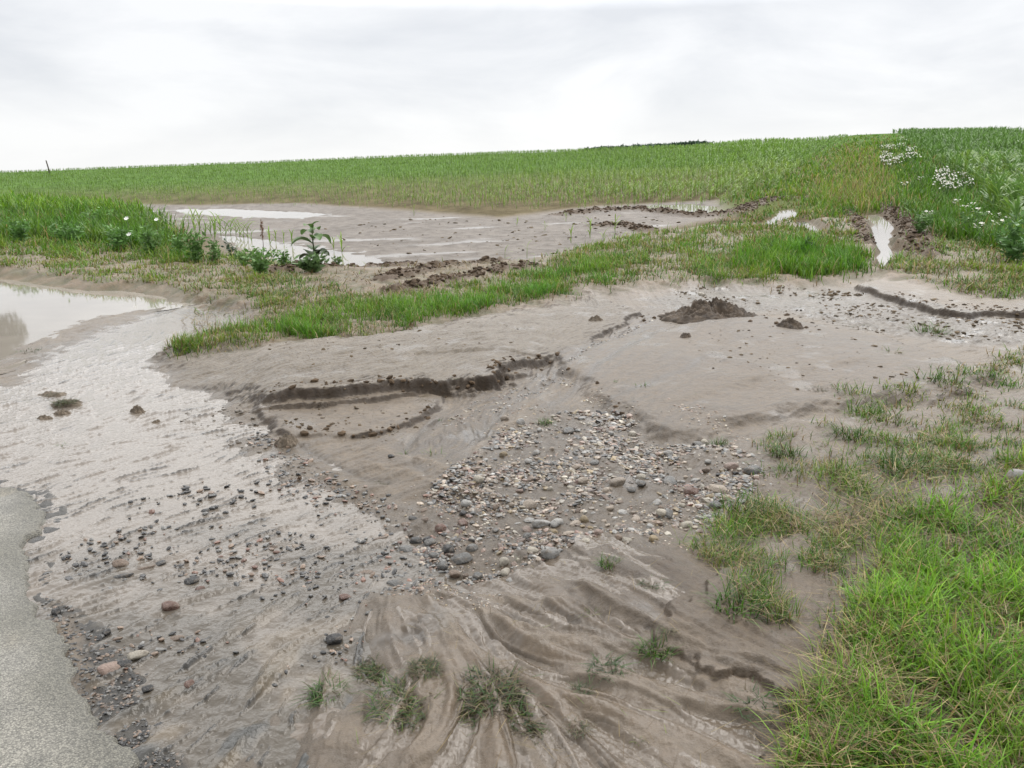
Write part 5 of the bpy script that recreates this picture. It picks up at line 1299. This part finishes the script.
for i, (x, y, z_) in enumerate(spots):
    k = cnt.get(z_, 0); cnt[z_] = k + 1
    me = CH[4] if z_ == 'lower' else CH[i % 4]
    tag(obj('flowering_weed', me, M_LEAF, None, spot(x, y)[0], i * .9 % 1.0, 1.0 if z_ == 'upper' else .85),
        {'upper': f'white flowering weed in the thick patch high on the track edge, {ORD[k]} from the left', 'middle': f'white flowering weed in the patch before the tall maize, {ORD[k]} from the left', 'lower': f'thin white flowering weed scattered below the maize, {ORD[k]} from the left'}[z_], 'flower', 'white flowering weeds along the track')

# ------------------------------------------------------------------ sky, sun, camera
w = bpy.data.worlds.new('World'); scene.world = w; w.use_nodes = True
nt = w.node_tree; L = nt.links.new; bg = nt.nodes['Background']
SUN_EL, SUN_AZ = math.radians(54), math.radians(35)     # azimuth from +Y towards +X
sky = nd(nt, 'ShaderNodeTexSky', sky_type='NISHITA'); sky.sun_disc = False; sky.sun_elevation = SUN_EL; sky.sun_rotation = SUN_AZ; sky.air_density = 1.0; sky.dust_density = 2.0
tc = nd(nt, 'ShaderNodeTexCoord'); sx = nd(nt, 'ShaderNodeSeparateXYZ'); L(tc.outputs['Generated'], sx.inputs[0])
mp = nd(nt, 'ShaderNodeMapping'); mp.inputs['Scale'].default_value = (1.0, 1.0, 3.2); mp.inputs['Location'].default_value = (3.1, 1.7, .4); L(tc.outputs['Generated'], mp.inputs['Vector'])
n1 = nd(nt, 'ShaderNodeTexNoise', Scale=3.4, Detail=7.0, Roughness=.55, Distortion=.35); L(mp.outputs[0], n1.inputs['Vector'])
cr = nd(nt, 'ShaderNodeValToRGB'); L(n1.outputs['Fac'], cr.inputs[0])
e = cr.color_ramp.elements; e[0].position = .36; e[0].color = (.80, .815, .84, 1); e[1].position = .60; e[1].color = (1.0, 1.0, 1.0, 1)
hz = nd(nt, 'ShaderNodeMapRange'); hz.inputs[1].default_value = .0; hz.inputs[2].default_value = .11; hz.inputs[3].default_value = 1.0; hz.inputs[4].default_value = .0; L(sx.outputs['Z'], hz.inputs[0])
mh = nd(nt, 'ShaderNodeMix', data_type='RGBA'); L(hz.outputs[0], mh.inputs[0]); L(cr.outputs[0], mh.inputs[6]); mh.inputs[7].default_value = (1.02, 1.02, 1.01, 1)
zen = nd(nt, 'ShaderNodeValToRGB'); ze = zen.color_ramp.elements          # bright band added above the view to lift water reflections and ground light
ze[0].position = .195; ze[0].color = (.262, .263, .266, 1); ze[1].position = .315; ze[1].color = (.92, .92, .91, 1); q_ = ze.new(.55); q_.color = (.75, .75, .75, 1); q_ = ze.new(1.0); q_.color = (.55, .55, .55, 1)
L(sx.outputs['Z'], zen.inputs[0]); zm = nd(nt, 'ShaderNodeMix', data_type='RGBA', blend_type='MULTIPLY'); zm.inputs[0].default_value = 1.0; L(zen.outputs[0], zm.inputs[6]); zm.inputs[7].default_value = (25, 25, 25, 1)
mu = nd(nt, 'ShaderNodeMix', data_type='RGBA', blend_type='MULTIPLY'); mu.inputs[0].default_value = 1.0; L(mh.outputs[2], mu.inputs[6]); L(zm.outputs[2], mu.inputs[7])
cl = nd(nt, 'ShaderNodeMix', data_type='RGBA'); cl.inputs[0].default_value = .92; L(sky.outputs[0], cl.inputs[6]); L(mu.outputs[2], cl.inputs[7])
fb = nd(nt, 'ShaderNodeMapRange'); fb.inputs[1].default_value = -.8; fb.inputs[2].default_value = .5; fb.inputs[3].default_value = .5; fb.inputs[4].default_value = 1.0; L(sx.outputs['Y'], fb.inputs[0])   # sky behind the view dimmed to strengthen directional shading
mf = nd(nt, 'ShaderNodeMix', data_type='RGBA', blend_type='MULTIPLY'); mf.inputs[0].default_value = 1.0; L(cl.outputs[2], mf.inputs[6]); L(fb.outputs[0], mf.inputs[7])
L(mf.outputs[2], bg.inputs['Color']); bg.inputs['Strength'].default_value = .10
sd = bpy.data.lights.new('sun', 'SUN'); sd.energy = 1.5; sd.angle = math.radians(40); sd.color = (1, .965, .92)
so = bpy.data.objects.new('sun', sd); COL.objects.link(so)
dirv = Vector((math.sin(SUN_AZ) * math.cos(SUN_EL), math.cos(SUN_AZ) * math.cos(SUN_EL), math.sin(SUN_EL)))
so.rotation_euler = dirv.to_track_quat('Z', 'Y').to_euler()
cam = bpy.data.cameras.new('camera'); co = bpy.data.objects.new('camera', cam); COL.objects.link(co); scene.camera = co
co.location = (0, 0, CAMH); co.rotation_euler = (PI / 2 - PITCH, 0, 0); cam.sensor_width = 36; cam.lens = 36 * F / 1024; cam.clip_start = .05; cam.clip_end = 3000
vs = scene.view_settings; scene.display_settings.display_device = 'sRGB'; vs.view_transform = 'Standard'; vs.look = 'None'; vs.exposure = .62; vs.gamma = 1
scene.cycles.max_bounces = 6; scene.cycles.transparent_max_bounces = 6; scene.cycles.use_denoising = True
